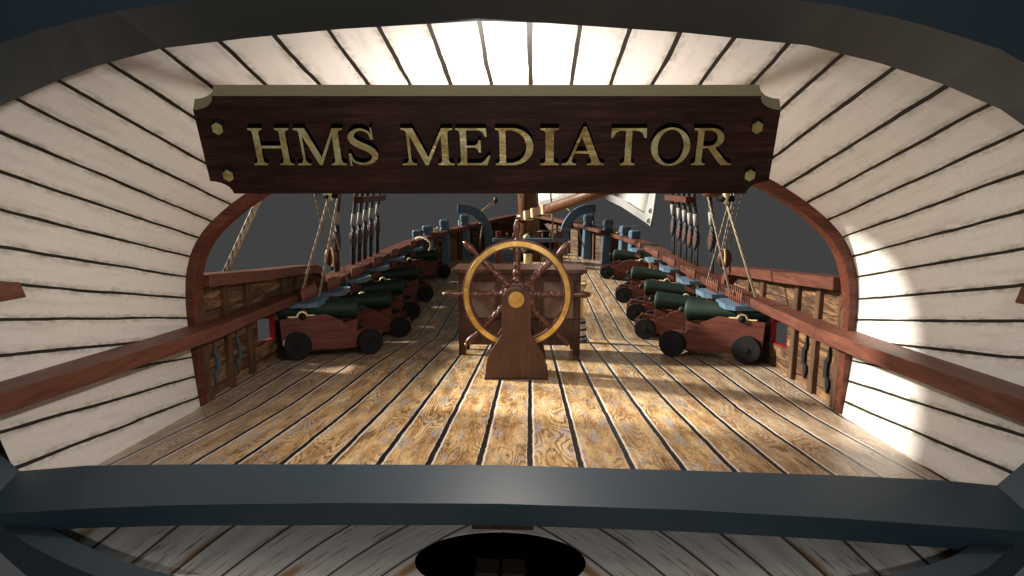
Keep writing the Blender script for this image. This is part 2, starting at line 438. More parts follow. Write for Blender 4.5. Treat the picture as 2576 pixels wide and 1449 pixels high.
n = len(secs[0]); Lf = arclen(secs[0]); tot = Lf[-1]
def seam_u(s_):
    d = abs(s_ - tot / 2); n_ = d / .295 if d < 2.55 else 2.55 / .295 + (d - 2.55) / .232
    return 30.5 + .06 + (n_ if s_ > tot / 2 else -n_)
vs = [(p[0], YF + (YA - YF) * i / NY, p[1]) for i, s_ in enumerate(secs) for p in s_]; fs = []; uv = []
for i in range(NY):
    for k in range(n - 1):
        fs.append((i * n + k, (i + 1) * n + k, (i + 1) * n + k + 1, i * n + k + 1))
        def uvp(ii, kk): return (seam_u(Lf[kk]), ii / NY * 2.35)
        uv.append([uvp(i, k), uvp(i + 1, k), uvp(i + 1, k + 1), uvp(i, k + 1)])
g.add(vs, fs, uv, True)
lin = thing("cabin_lining", "whitewashed curved cabin planking with dark seams arching over the near deck", "cabin wall")
g.build("planking", M_LIN, lin)
# the rail and the stub of the upper rail inside the cabin are nailed to the lining
def rect_sweep(path, wdt_in, wdt_out, z0, z1, side, g=None):
    """path: (x,y,z) centre line, rectangular section; in = towards the centre line"""
    g = g or G(); rings = []
    for i, p in enumerate(path):
        a = Vector(path[max(i - 1, 0)]); b = Vector(path[min(i + 1, len(path) - 1)]); t = (b - a); t.z = 0; t.normalize()
        nrm = Vector((t.y, -t.x, 0)) * side; p = Vector(p)    # outward
        rings.append([p + nrm * wdt_out + Vector((0, 0, z0)), p - nrm * wdt_in + Vector((0, 0, z0)), p - nrm * wdt_in + Vector((0, 0, z1)), p + nrm * wdt_out + Vector((0, 0, z1))][::side])
    return g.sweep(rings)
for s_ in (-1, 1):
    pth = [(s_ * (3.11 + (3.245 - 3.11) * (y - 3.05) / 2.45), y, rz(y)) for y in (2.66, 3.06, 3.6, 4.2, 4.8, 5.5)]
    rect_sweep(pth, .28, .10, -.062, .062, s_).build("rail", M_RAIL, lin, .006)
    g = G(); g.hexa([(s_ * 2.93, 2.95, 1.83), (s_ * 3.12, 2.95, 1.83), (s_ * 3.12, 3.33, 1.82), (s_ * 2.98, 3.33, 1.82),
                     (s_ * 2.93, 2.95, 1.97), (s_ * 3.12, 2.95, 1.97), (s_ * 3.12, 3.30, 1.92), (s_ * 2.98, 3.30, 1.92)], s_ < 0)
    g.build("rail_stub", M_RAIL, lin, .005)

for s_ in (-1, 1):  # unseen side boards added to keep the sun off sill and counter
    g = G(); g.box(min(s_ * 3.75, s_ * 3.80), max(s_ * 3.75, s_ * 3.80), 2.1, 5.5, .3, 3.5); g.build("sun_screen", M_BUL, lin)
# arch trim
sa = full(SEC_A); rings = []
for i, p in enumerate(sa):
    a, b = Vector(sa[max(i - 1, 0)]), Vector(sa[min(i + 1, len(sa) - 1)]); t = (b - a).normalized(); nrm = Vector((t.y, -t.x))
    P = Vector(p); pi = P + nrm * .085 * (0.35 + .65 * min(1, max(0, (P.y - .25) / .8))); po = P - nrm * .05
    rings.append([(po.x, YA - .06, po.y), (pi.x, YA - .06, pi.y), (pi.x, YA + .10, pi.y), (po.x, YA + .10, po.y)])
arch = G().sweep(rings).build("cabin_arch", M_ARCH, None, .006)
tag(arch, "red-brown wooden arch trimming the open front end of the white cabin", "arch")

# ================================================================ stern window frame
def cpoly(pts, y): return [U(u, v, y=y) for u, v in pts]
BACK = [(-215, 700), (-190, 520), (-110, 380), (0, 267), (147, 202), (240, 167), (407, 122), (620, 96), (859, 73), (1204, 53), (1372, 58), (1717, 82), (2030, 114), (2217, 160), (2372, 212), (2517, 275), (2650, 370), (2745, 520), (2800, 700)]
FRONT = [(-420, 730), (-390, 480), (-260, 290), (0, 110), (93, 79), (180, 55), (290, 28), (500, 0), (790, -32), (1200, -58), (1400, -52), (1740, -28), (2117, 15), (2250, 44), (2337, 67), (2517, 124), (2800, 290), (2950, 480), (3010, 730)]
yb, yf_ = 3.05, 2.58
inb, inf = cpoly(BACK, yb), cpoly(FRONT, yf_)
mid = Vector((0, 0, 1.9))
def grow(p, k, y): return Vector((p.x * k, y, mid.z + (p.z - mid.z) * k))
outf = [grow(p, 1.17, yf_) for p in inf]; outb = [grow(p, 1.17, yb) for p in inf]
fr_t = thing("stern_window_frame", "blue-grey painted stern window frame surrounding the whole view", "window frame")
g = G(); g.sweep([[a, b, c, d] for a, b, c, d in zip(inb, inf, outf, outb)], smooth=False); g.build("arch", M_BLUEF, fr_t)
# sill
sb = [(50, 1185), (220, 1171), (450, 1168), (859, 1168), (1259, 1170), (1717, 1183), (2100, 1195), (2367, 1208), (2507, 1221)]
sf = [(-60, 1296), (200, 1280), (450, 1270), (859, 1265), (1259, 1267), (1717, 1282), (2100, 1303), (2367, 1322), (2640, 1340)]
sl = [(-60, 1350), (200, 1329), (450, 1322), (859, 1321), (1259, 1321), (1717, 1337), (2100, 1358), (2367, 1378), (2640, 1398)]
pb = [U(u, v, y=3.05) for u, v in sb]; pf = [U(u, v, y=2.64) for u, v in sf]; pl = [U(u, v, y=2.64) for u, v in sl]
plb = [Vector((p.x, 3.05, p2.z)) for p, p2 in zip(pb, pl)]
G().sweep([[a, b, c, d] for a, b, c, d in zip(pb, plb, pl, pf)]).build("sill", M_BLUEF, fr_t)
# jambs from the sill corners up and outwards to the springing of the arch
for side in (0, 1):
    e = -1 if side else 0
    b0, f0, l0 = pb[e], pf[e], pl[e]
    bt, ft, ot, obt = inb[e], inf[e], outf[e], outb[e]
    sgn = 1 if side else -1
    bm = Vector((bt.x * .985, yb, 1.25)); fm = Vector((ft.x * .93, yf_, 1.15))
    r0 = [b0, f0, f0 + Vector((sgn * .30, 0, -.06)), b0 + Vector((sgn * .45, 0, -.06))]
    r1 = [bm, fm, fm + Vector((sgn * .36, 0, -.1)), bm + Vector((sgn * .5, 0, -.1))]
    r2 = [bt, ft, ot, obt]
    if side: r0, r1, r2 = r0[::-1], r1[::-1], r2[::-1]
    G().sweep([r0, r1, r2]).build("jamb", M_BLUEF, fr_t)

# ================================================================ stern counter under the sill
ZC = .62
OLP = [(40, 1300), (88, 1339), (145, 1380), (215, 1416), (290, 1449), (420, 1492), (640, 1530), (900, 1553), (1258, 1560), (1650, 1553), (2000, 1530), (2250, 1492), (2385, 1449), (2432, 1416), (2470, 1384), (2530, 1335)]
ol = catmull([tuple(U(u, v, z=ZC))[:2] for u, v in OLP], 4)
oo = []
for i, p in enumerate(ol):
    a, b = ol[max(i - 1, 0)], ol[min(i + 1, len(ol) - 1)]; tx, ty = b[0] - a[0], b[1] - a[1]; L = math.hypot(tx, ty); oo.append((p[0] + ty / L * .12, p[1] - tx / L * .12))
if oo[20][1] > ol[20][1]: oo = [(2 * p[0] - q_[0], 2 * p[1] - q_[1]) for p, q_ in zip(ol, oo)]
cnt = thing("stern_counter", "weathered grey boards of the stern counter with a black oval rudder hole under the sill", "counter")
hc = U(1258, 1408, z=ZC); hr = (U(1473, 1408, z=ZC).x - hc.x, U(1258, 1337, z=ZC).y - hc.y)
hole = [(hc.x + hr[0] * math.cos(-2 * math.pi * k / 40), hc.y + hr[1] * math.sin(-2 * math.pi * k / 40)) for k in range(40)]
G().prism(ol, lambda a, b: Vector((a, b, ZC)), lambda a, b: Vector((a, b, ZC - .004)), [hole]).build("board_deck", M_GREY, cnt)
rings = []
for (a, b), (c, d) in zip(ol, oo):
    rings.append([(a, b, ZC - .1), (a, b, ZC + .10), (c, d, ZC + .10), (c, d, ZC - .1)])
G().sweep(rings).build("rim", M_BLUEF, cnt)
# rudder trunk: dark well with the rudder head in it
g = G(); rings = [[(hc.x + (x - hc.x) * k, hc.y + (y - hc.y) * k, z) for x, y in hole] for z, k in ((ZC - .0045, 1.0), (ZC - .9, 1.0))]
g.sweep(rings, caps=False); g.add([(x, y, ZC - .9) for x, y in hole], [tuple(range(40))]); g.build("rudder_trunk", M_VOID, cnt)  # well walls coloured flat black, the hole's darkness is in the colour
M_RUD = wood("rudder_wood", (.010, .005, .003), (.035, .019, .011), (.08, .045, .025), 2, .6, 2)
rud = thing("rudder_head", "square dark wooden rudder head inside the black oval hole", "rudder")
g = G(); g.box(hc.x - .125, hc.x - .008, hc.y - .03, hc.y + .10, ZC - .85, ZC - .06); g.box(hc.x + .008, hc.x + .125, hc.y - .03, hc.y + .10, ZC - .85, ZC - .06); g.build("post", M_RUD, rud, .004)
G().box(hc.x - .14, hc.x + .14, hc.y - .045, hc.y + .115, ZC - .16, ZC - .13).build("iron_band", M_BLACK, rud)
g = G(); g.box(hc.x - .17, hc.x + .17, hc.y + hr[1] + .006, 3.12, ZC + .004, .80); g.build("sternpost", M_RIB, cnt, .005)

# ================================================================ name board
Wd, D0, D1 = 3.498, 3.30, 3.54
def sgn_pt(v_t, depth, nx):
    """centre line of the face at image row v (target px), lateral offset nx*half width"""
    c = 1824 if v_t < 500 else 1837
    p = U(c * .67083, v_t * .67083, depth=depth); return p + (CR @ Vector((1, 0, 0))) * (nx * Wd / 2)
O0 = sgn_pt(360, D0, 0); O1 = sgn_pt(726, D1, 0)
LAT = CR @ Vector((1, 0, 0)); DOWN = O1 - O0
NV = CR @ Vector((.0, .073, -.019))            # the board's thickness leans back and up
# slight sideways drift of the vertical
def face(a, b, n=0.0): return O0 + LAT * (a * Wd / 2) + DOWN * b + NV * n       # a in -1..1, b 0..1 downwards, n 0 front .. 1 back
nb = thing("name_board", "dark wooden name board with gold lettering hanging across the cabin opening", "sign")
nx_, ny_ = .075, .135
def notch(cx, cy, a0, a1, k=6):
    return [(cx + nx_ * math.cos(a0 + (a1 - a0) * i / k), cy + ny_ * math.sin(a0 + (a1 - a0) * i / k)) for i in range(k + 1)]
pi = math.pi
out = notch(-1, 0, pi / 2, 0) + notch(1, 0, pi, pi / 2) + notch(1, 1, -pi / 2, -pi) + notch(-1, 1, 0, -pi / 2)
bd = G(); bd.prism(out, lambda a, b: face(a, b, 0), lambda a, b: face(a, b, 1))
board = bd.build("board", M_SIGN, nb)
board.data.materials.append(M_SIGNEDGE)
nrm0 = LAT.cross(DOWN).normalized()
for p in board.data.polygons:
    if abs(p.normal.dot(nrm0)) < .9: p.material_index = 1

# --- serif capitals, outlines in units of cap height (y up, 0 baseline)
def arc(cx, cy, rx, ry, a0, a1, k=10):
    return [(cx + rx * math.cos(R(a0 + (a1 - a0) * i / k)), cy + ry * math.sin(R(a0 + (a1 - a0) * i / k))) for i in range(k + 1)]
SH, SL = .045, .10       # serif height, overhang
def stem(x0, x1): pass
def sbot(x0, x1):   # going left->right along the bottom of a stem (x0 left side, x1 right side), ccw outline
    return [(x0, .12), (x0 - .03, .06), (x0 - SL, SH), (x0 - SL, 0), (x1 + SL, 0), (x1 + SL, SH), (x1 + .03, .06), (x1, .12)]
def stop(x0, x1):   # going right->left along the top
    return [(x1, .88), (x1 + .03, .94), (x1 + SL, 1 - SH), (x1 + SL, 1), (x0 - SL, 1), (x0 - SL, 1 - SH), (x0 - .03, .94), (x0, .88)]
GL = {}
GL['I'] = (sbot(.12, .28) + stop(.12, .28), [], .40)
GL['H'] = (sbot(.12, .28) + [(.28, .46), (.80, .46)] + sbot(.80, .96) + stop(.80, .96) + [(.80, .53), (.28, .53)] + stop(.12, .28), [], 1.08)
GL['T'] = (sbot(.36, .52) + [(.52, .93), (.66, .93), (.76, .88), (.83, .74), (.88, .74), (.87, 1), (.01, 1), (0, .74), (.05, .74), (.12, .88), (.22, .93), (.36, .93)], [], .88)
GL['E'] = ([(.12, .12), (.09, .06), (.02, SH), (.02, 0), (.78, 0), (.86, .26), (.81, .26), (.72, .13), (.62, .06), (.28, .06), (.28, .48), (.48, .48), (.55, .44), (.58, .35), (.63, .35), (.63, .68), (.58, .68), (.55, .58), (.48, .54), (.28, .54), (.28, .94), (.58, .94), (.68, .89), (.74, .77), (.79, .77), (.77, 1), (.02, 1), (.02, 1 - SH), (.09, .94), (.12, .88)], [], .88)
GL['D'] = ([(.12, .12), (.09, .06), (.02, SH), (.02, 0)] + [(.45, 0)] + arc(.45, .5, .53, .5, -80, 80, 14) + [(.45, 1), (.02, 1), (.02, 1 - SH), (.09, .94), (.12, .88)], [[(.28, .94), (.44, .94)] + arc(.42, .5, .38, .43, 75, -75, 12) + [(.44, .06), (.28, .06)]], 1.0)
GL['O'] = (arc(.5, .5, .5, .52, 0, 348, 29), [arc(.5, .5, .33, .465, 360, 12, 29)], 1.0)
GL['R'] = (sbot(.12, .28) + [(.28, .46), (.42, .46), (.72, .08), (.80, 0), (1.06, 0), (1.06, SH), (.98, .06), (.90, .12), (.60, .475)] + arc(.47, .73, .33, .27, -60, 85, 10) + [(.02, 1), (.02, 1 - SH), (.09, .94), (.12, .88)], [[(.28, .94), (.44, .94)] + arc(.44, .73, .19, .205, 80, -80, 10) + [(.44, .525), (.28, .52)]], 1.06)
GL['A'] = ([(.0, 0), (.34, 0), (.34, SH), (.26, .06), (.23, .12), (.295, .32), (.625, .32), (.70, .12), (.68, .06), (.60, SH), (.60, 0), (1.0, 0), (1.0, SH), (.93, .06), (.88, .12), (.555, 1.03), (.49, 1.03), (.16, .14), (.10, .06), (.0, SH)], [[(.32, .39), (.455, .775), (.60, .39)]], 1.0)
GL['M'] = ([(0, 0), (.34, 0), (.34, SH), (.26, .06), (.215, .14), (.215, .80), (.55, 0), (.62, 0), (.96, .80), (.96, .12), (.93, .06), (.86, SH), (.86, 0), (1.24, 0), (1.24, SH), (1.16, .06), (1.12, .12), (1.12, .88), (1.15, .94), (1.24, 1 - SH), (1.24, 1), (.98, 1), (.63, .22), (.30, 1), (.02, 1), (.02, 1 - SH), (.11, .94), (.14, .88), (.155, .14), (.11, .06), (0, SH)], [], 1.24)
sp = catmull([(.52, .80), (.46, .90), (.33, .965), (.19, .90), (.13, .76), (.20, .62), (.35, .51), (.50, .40), (.565, .25), (.49, .10), (.32, .035), (.15, .10), (.085, .24)], 4)
wd = []
for i in range(len(sp)):
    t = i / (len(sp) - 1); wd.append(.022 + .065 * math.exp(-((t - .5) / .24) ** 2))
l_, r_ = [], []
for i, p in enumerate(sp):
    a, b = sp[max(i - 1, 0)], sp[min(i + 1, len(sp) - 1)]; tx, ty = b[0] - a[0], b[1] - a[1]; L = math.hypot(tx, ty) or 1
    l_.append((p[0] - ty / L * wd[i], p[1] + tx / L * wd[i])); r_.append((p[0] + ty / L * wd[i], p[1] - tx / L * wd[i]))
sout = [(.505, .70), (.56, .70), (.55, 1.02), (.515, 1.02)] + r_[2:-2][:] + [(.10, .32), (.05, .32), (.06, -.02), (.10, -.02)] + l_[2:-2][::-1]
GL['S'] = (sout, [], .62)
XS = [('H', -.823, -.683), ('M', -.670, -.498), ('S', -.487, -.384), ('M', -.301, -.121), ('E', -.110, .007), ('D', .026, .158), ('I', .182, .246), ('A', .257, .406), ('T', .426, .549), ('O', .566, .702), ('R', .711, .852)]
# rows of cap top and baseline as fractions of the face height
def frac(vt):
    # invert the perspective along the face
    lo, hi = 0., 1.
    for _ in range(40):
        m = (lo + hi) / 2; p = O0 + DOWN * m - CAM; c = CR.transposed() @ p
        v = 1080 + c.y / c.z * 2100
        if v < vt: lo = m
        else: hi = m
    return lo
bT, bB = frac(481 - 18), frac(614 - 12)
def area(p): return sum(a[0] * b[1] - b[0] * a[1] for a, b in zip(p, p[1:] + p[:1]))
for ch, x0, x1 in XS:
    outl, holes, wid = GL[ch]; mn = min(p[0] for p in outl); mx = max(p[0] for p in outl)
    x0 -= .0; x1 += .0
    def mp(p): return (x0 + (p[0] - mn) / (mx - mn) * (x1 - x0), bB + (bT - bB) * p[1])
    g = G(); g.prism([mp(p) for p in outl], lambda a, b: face(a, b, -.42), lambda a, b: face(a, b, -.01), [[mp(p) for p in h] for h in holes])
    lo = g.build("letter", M_GOLD, nb)
    lo.data.materials.append(M_VOID)
    for p in lo.data.polygons:
        if abs(p.normal.dot(nrm0)) < .9: p.material_index = 1
for a, vt in ((-.925, 472), (.925, 468), (-.925, 649), (.925, 648)):
    b = frac(vt - 8)
    hx = [(a + .0205 * math.cos(R(60 * k + 30)), b + .064 * math.sin(R(60 * k + 30))) for k in range(6)]
    lo = G().prism(hx, lambda a, b: face(a, b, -.45), lambda a, b: face(a, b, -.01)).build("bolt", M_GOLD, nb)
    lo.data.materials.append(M_BLACK)
    for p in lo.data.polygons:
        if abs(p.normal.dot(nrm0)) < .9: p.material_index = 1
for a in (-.5, .5):      # iron arms added to carry the board from the arch, unseen behind it
    p0 = face(a, .4, 1.0)
    G().tube([p0, Vector((p0.x, 5.3, 2.93 if abs(p0.x) < 1.3 else 2.8))], .02, 6).build("added_arm", M_BLACK, nb)

# assumed lantern, added unseen behind the name board for the glow on the ceiling
LP = Vector((-.04, 4.25, 2.62))
lan = thing("assumed_cabin_lantern", "assumed small lit brass lantern, added unseen behind the name board under the white ceiling", "lantern", LP)
G().lathe([(.0, .10), (.012, .10), (.014, .085), (0, .08)], n=12).build("cap", M_FIT, lan)
G().lathe([(0, -.08), (.016, -.08), (.016, -.10), (.0, -.10)], n=12).build("base", M_FIT, lan)
g = G()
for k in range(4):
    a = pi / 4 + k * pi / 2; g.tube([(.01 * math.cos(a), .01 * math.sin(a), -.09), (.07 * math.cos(a), .07 * math.sin(a), 0), (.01 * math.cos(a), .01 * math.sin(a), .09)], .002, 5)
g.build("cage", M_FIT, lan)
G().tube([(0, 0, -.09), (0, .1, -.14), (0, 1.4, .25)], .008, 6).build("hook", M_BLACK, lan)  # unseen support added for the assumed lantern
ld = bpy.data.lights.new("assumed_lantern_light", 'POINT'); lo = bpy.data.objects.new("assumed_lantern_light", ld); C.objects.link(lo); lo.parent = lan
ld.energy = LAMP_POWER; ld.shadow_soft_size = .05; ld.color = (1.0, .90, .82)

# unseen fill lantern added behind the camera to brighten the name board and sill
SLP = Vector((.1, -1.7, 3.0))
sl_ = thing("assumed_fill_lantern", "assumed lit fill lantern added behind the window, outside the picture", "lantern", SLP)
G().lathe([(0, .42), (.05, .36), (.22, .26), (.22, .24), (0, .24)], n=8).build("roof", M_BLACK, sl_)
G().lathe([(0, -.30), (.10, -.30), (.16, -.26), (.16, -.24), (0, -.24)], n=8).build("base", M_BLACK, sl_)
g = G()
for k in range(6):
    a = R(60 * k + 0); g.tube([(.15 * math.cos(a), .15 * math.sin(a), -.25), (.20 * math.cos(a), .20 * math.sin(a), .25)], .008, 5)
g.build("cage", M_BLACK, sl_)
ld = bpy.data.lights.new("assumed_fill_light", 'POINT'); lo = bpy.data.objects.new("assumed_fill_light", ld); C.objects.link(lo); lo.parent = sl_
ld.energy = 110.0; ld.shadow_soft_size = .10; ld.color = (1.0, .93, .84)

# ================================================================ bulwarks
GPX = [(1690, 897), (1629, 853), (1605, 809), (1573, 762), (1530, 702)]     # where the aft rear truck of each gun meets the deck
PSI = [R(34), R(22), R(20), R(20), R(20)]
def deck_hit(u, v):
    d = CR @ Vector(((u - 1288) / FD, (724.5 - v) / FD, -1)); lo, hi = 3., 24.
    for _ in range(50):
        m = (lo + hi) / 2; p = CAM + d * (m / d.y)
        if p.z > dz(p.x, m): lo = m
        else: hi = m
    return CAM + d * (lo / d.y)
GUNS = []; PORTY = []
for (u, v), ps in zip(GPX, PSI):
    h_ = deck_hit(u, v); f_ = Vector((math.cos(ps), -math.sin(ps), 0)); l_v = Vector((math.sin(ps), math.cos(ps), 0))
    o_ = h_ - f_ * (.2 if u == 1690 else .26) + l_v * .36; GUNS.append((o_.x, o_.y)); t = 0
    while t < 4 and (o_ + f_ * t).x < hb((o_ + f_ * t).y): t += .01
    PORTY.append((o_ + f_ * t).y if len(PORTY) else 7.05)
PORT_HW = .25
TOPR = [(5.4, 1.66), (7.0, 1.50), (8.75, 1.36)]
def topz(y): return lerp_tab(TOPR, y) - .03 * max(0, (8 - y) / 2.5)
YSC = 9.05
bul = {}
for s_ in (-1, 1):
    sd_ = "port" if s_ < 0 else "starboard"
    lab = ("shaded dark planked bulwark with gunports and red-brown rails along the left side" if s_ < 0 else
           "sunlit ochre planked bulwark with gunports and red-brown rails along the right side")
    bt = thing("bulwark", lab, "bulwark"); bul[s_] = bt
    ys = set()
    y = YA + .04
    while y < 22.35: ys.add(round(y, 3)); y += .32 if y < 17 else .2
    for p in PORTY: ys |= {round(p - PORT_HW, 3), round(p + PORT_HW, 3)}
    ys |= {22.38, 8.75, 8.9, 9.05}
    ys = sorted(ys); yy = [ys[0]]
    for y in ys[1:]:
        if y - yy[-1] > .04 or any(abs(y - (p + e)) < .002 for p in PORTY for e in (-PORT_HW, PORT_HW)): yy.append(y)
    def inport(ya, yb_): 
        m = (ya + yb_) / 2; return any(abs(m - p) < PORT_HW for p in PORTY)
    def ztop(y):
        if y < 8.75: return topz(y) - .04
        if y < YSC: return rz(y) + (topz(8.75) - rz(y)) * max(0, 1 - ((y - 8.75) / .3) ** 2) - .04
        return rz(y) - .03
    def nor(y):
        a, b = hb(y - .05), hb(y + .05) if y < 22.3 else 0; t = Vector((b - a, .1)); t.normalize(); return Vector((t.y, -t.x))
    TH = .05
    cols = []
    for y in yy:
        n_ = nor(y); b = max(hb(y), .0); zd = dz(b, y)
        zs = [zd - .12, zd + .30, zd + .86 if zd + .86 < rz(y) - .08 else rz(y) - .08, rz(y) - .05, ztop(y)]
        if zs[4] < zs[3] + .01: zs[4] = zs[3] + .012
        inner = [Vector((s_ * b, y, z)) for z in zs]
        outer = [Vector((s_ * (b + n_.x * TH), y + n_.y * TH, z)) for z in zs]
        cols.append((inner, outer))
    g = G(); pg = []
    def quad(a, b, c, d): g.add([a, b, c, d], [(0, 1, 2, 3)] if s_ > 0 else [(3, 2, 1, 0)])
    for i in range(len(yy) - 1):
        (ia, oa), (ib, ob) = cols[i], cols[i + 1]
        for r_i in range(4):
            if r_i == 1 and inport(yy[i], yy[i + 1]): continue
            quad(ia[r_i], ia[r_i + 1], ib[r_i + 1], ib[r_i])
            quad(oa[r_i + 1], oa[r_i], ob[r_i], ob[r_i + 1])
        quad(ia[4], oa[4], ob[4], ib[4])
    g.build("planking", M_BUL, bt)
    # red port linings
    for p in PORTY:
        ya, yb_ = p - PORT_HW, p + PORT_HW
        g = G()
        def cc(y, zo, inn):
            n_ = nor(y); b = hb(y); zd = dz(b, y)
            z = zd + (.30 if zo == 0 else min(.86, rz(y) - .08 - zd))
            k = -.004 if inn else TH + .01
            return Vector((s_ * (b + n_.x * k), y + n_.y * k, z))
        A = [cc(ya, 0, 1), cc(yb_, 0, 1), cc(yb_, 1, 1), cc(ya, 1, 1)]; B = [cc(ya, 0, 0), cc(yb_, 0, 0), cc(yb_, 1, 0), cc(ya, 1, 0)]
        ce = sum(A, Vector()) / 4; ceB = sum(B, Vector()) / 4
        A2 = [a + (ce - a) * .04 for a in A]; B2 = [a + (ceB - a) * .04 for a in B]
        for k in range(4):
            l = (k + 1) % 4
            g.hexa([A[k], A[l], B[l], B[k], A2[k], A2[l], B2[l], B2[k]])
        g.build("port_lining", M_RED, bt)
    # ribs
    y = YA + .08; k = 0
    while y < 21.6:
        if not inport(y - .07, y + .07) and not any(abs(y - p) < PORT_HW + .07 for p in PORTY):
            n_ = nor(y); b = hb(y); t = Vector((-n_.y, n_.x)); zt = min(ztop(y - .06), ztop(y + .06)) - .02 if y < 8.6 or y > 9.2 else rz(y) - .1
            w_ = .052; g = G(); pts = []
            for z, kk in ((dz(b, y) - .05, .055), (zt, .045)):
                for (al, dn) in ((-w_, .012), (w_, .012), (w_, -kk), (-w_, -kk)):
                    pts.append((s_ * (b + n_.x * dn + t.x * al), y + n_.y * dn + t.y * al, z))
            g.hexa(pts, s_ < 0); g.build("rib", M_RIB, bt, .006)
        y += .535 if y < 9 else .7; k += 1
    # main rail
    ysr = [y for y in [5.503 + i * .35 for i in range(60)] if y < 22.1] + [22.25]
    path = [(s_ * (hb(y) + .02), y, rz(y)) for y in ysr]
    path[-1] = (s_ * .06, 22.35, rz(22.3))
    rect_sweep(path, .28, .12, -.06, .06, s_).build("main_rail", M_RAIL, bt, .008)
    # upper rail with its scroll end
    pts = [(s_ * (hb(y) + .02), y, topz(y)) for y in (YA + .1, 6.2, 7, 7.8, 8.5)]
    rings = []
    def ring(y, z, tx, tz, h=.065):
        b = hb(y) + .02; nz = Vector((0, -tz, tx)); c = Vector((s_ * b, y, z))
        q_ = [c + Vector((s_ * .15, 0, 0)) - nz * h, c + Vector((-s_ * .16, 0, 0)) - nz * h, c + Vector((-s_ * .16, 0, 0)) + nz * h, c + Vector((s_ * .15, 0, 0)) + nz * h]
        return q_[::s_]
    for y in (YA + .1, 6.2, 7.0, 7.8, 8.4): rings.append(ring(y, topz(y), 1, -.09 * .9))
    for a in range(0, 91, 15):
        ar = R(a); yy0 = 8.6 + .38 * math.sin(ar); zz0 = topz(8.6) - .26 * (1 - math.cos(ar))
        rings.append(ring(yy0, zz0, math.cos(ar), -math.sin(ar)))
    G().sweep(rings).build("upper_rail", M_RAIL, bt, .006)
    # zigzag plates standing in for stepped slots through the hull
    for yk in (5.68, 6.22) if s_ > 0 else (5.70, 6.22):
        b = hb(yk); z0 = dz(b, yk) + .10
        pl_ = [(0, 0), (.05, .14), (.05, .2), (.11, .2), (.11, .44), (.05, .50), (.01, .66), (-.01, .48), (.03, .42), (.03, .24), (-.03, .2), (-.04, .12)]
        G().prism(pl_, lambda a, c: Vector((s_ * (b - .03), yk + a * .8, z0 + c * .75)), lambda a, c: Vector((s_ * (b - .005), yk + a * .8, z0 + c * .75))).build("slot_plate", M_STEEL if s_ < 0 else M_BLACK, bt)
    # small brass cleat on the upper rail beside the arch
    cl = thing("cleat", "small brass cleat on the %s upper rail beside the wooden arch" % ("left" if s_ < 0 else "right"), "cleat", (s_ * (hb(5.6) + .10), 5.6, topz(5.6) + .06))
    G().box(-.03, .03, -.06, .06, 0, .035).build("base", M_FIT, cl, .004)
    G().tube([(0, -.09, .085), (0, -.04, .06), (0, .04, .06), (0, .09, .085)], [.008, .014, .014, .008], 8).build("horns", M_FIT, cl)

# ================================================================ guns
def frame_on_deck(x, y, ang, z_off=0):
    e = .01; nx = -(dz(x + e, y) - dz(x - e, y)) / (2 * e); ny = -(dz(x, y + e) - dz(x, y - e)) / (2 * e)
    nz = Vector((nx, ny, 1)).normalized(); f = Vector((math.cos(ang), math.sin(ang), 0)); f = (f - nz * f.dot(nz)).normalized(); l = nz.cross(f)
    m = Matrix(((f.x, l.x, nz.x, x), (f.y, l.y, nz.y, y), (f.z, l.z, nz.z, dz(x, y) + z_off), (0, 0, 0, 1))); return m
gun = thing("deck_gun", "x", "cannon")
LS = 1.22
CH = [(0, .10), (1.12, .10), (1.16, .58), (.66, .645), (.47, .52), (.455, .455), (.39, .455), (.385, .395), (.315, .395), (.31, .335), (.24, .335), (.235, .30), (0, .315)]
CH = [(a * LS, b if b < .35 else .335 + (b - .335) * .84) for a, b in CH]
G().box(.0, .03, -.2, .2, .12, .30).build('rear_transom', M_CARR, gun, .003)
for sy in (-1, 1):
    G().prism(CH, lambda a, b: Vector((a, sy * .25 - .045, b)), lambda a, b: Vector((a, sy * .25 + .045, b))).build("cheek", M_CARR, gun, .004)
g = G(); g.box(.035, 1.27, -.2, .2, .13, .19); g.build("bed", M_CARR, gun)
G().box(1.28, 1.35, -.2, .2, .19, .48).build("transom", M_CARR, gun)
G().hexa([(.30, -.09, .19), (.80, -.09, .19), (.80, .09, .19), (.30, .09, .19), (.30, -.09, .50), (.80, -.09, .36), (.80, .09, .36), (.30, .09, .50)]).build("quoin", M_CARR, gun, .005)
for ax in (.20, 1.20):
    G().box(ax - .05, ax + .05, -.34, .34, .13, .23).build("axle", M_CARR, gun, .005)
    for sy in (-1, 1):
        Mt = T(ax, sy * .36, .182) @ Matrix.Rotation(R(90), 4, 'X')
        wh = G(); wh.lathe([(.0, -.045), (.176, -.045), (.184, -.037), (.184, .037), (.176, .045), (.0, .045)], Mt, 18, False)
        wo = wh.build("truck", M_BLACK, gun)
        G().lathe([(0, -.062), (.035, -.062), (.04, -.05), (.04, .05), (.035, .062), (0, .062)], Mt, 10, False).build("hub", M_BLACK, wo)
for sy in (-1, 1):
    capg = G(); capg.box(.95, 1.065, sy * .25 - .04, sy * .25 + .04, .575, .592); capg.box(1.175, 1.31, sy * .25 - .04, sy * .25 + .04, .558, .575)
    ar = [(1.12 + .075 * math.cos(R(a)), .57 + .075 * math.sin(R(a))) for a in range(0, 181, 20)] + [(1.12 - .052, .57), ] + [(1.12 + .052 * math.cos(R(a)), .57 + .052 * math.sin(R(a))) for a in range(160, -1, -20)]
    capg.prism(ar, lambda a, b: Vector((a, sy * .25 - .035, b)), lambda a, b: Vector((a, sy * .25 + .035, b))); capg.build("trunnion_cap", M_FIT, gun, .003)
    Mt = T(.96, sy * .30, .57) @ Matrix.Rotation(R(90), 4, 'X')
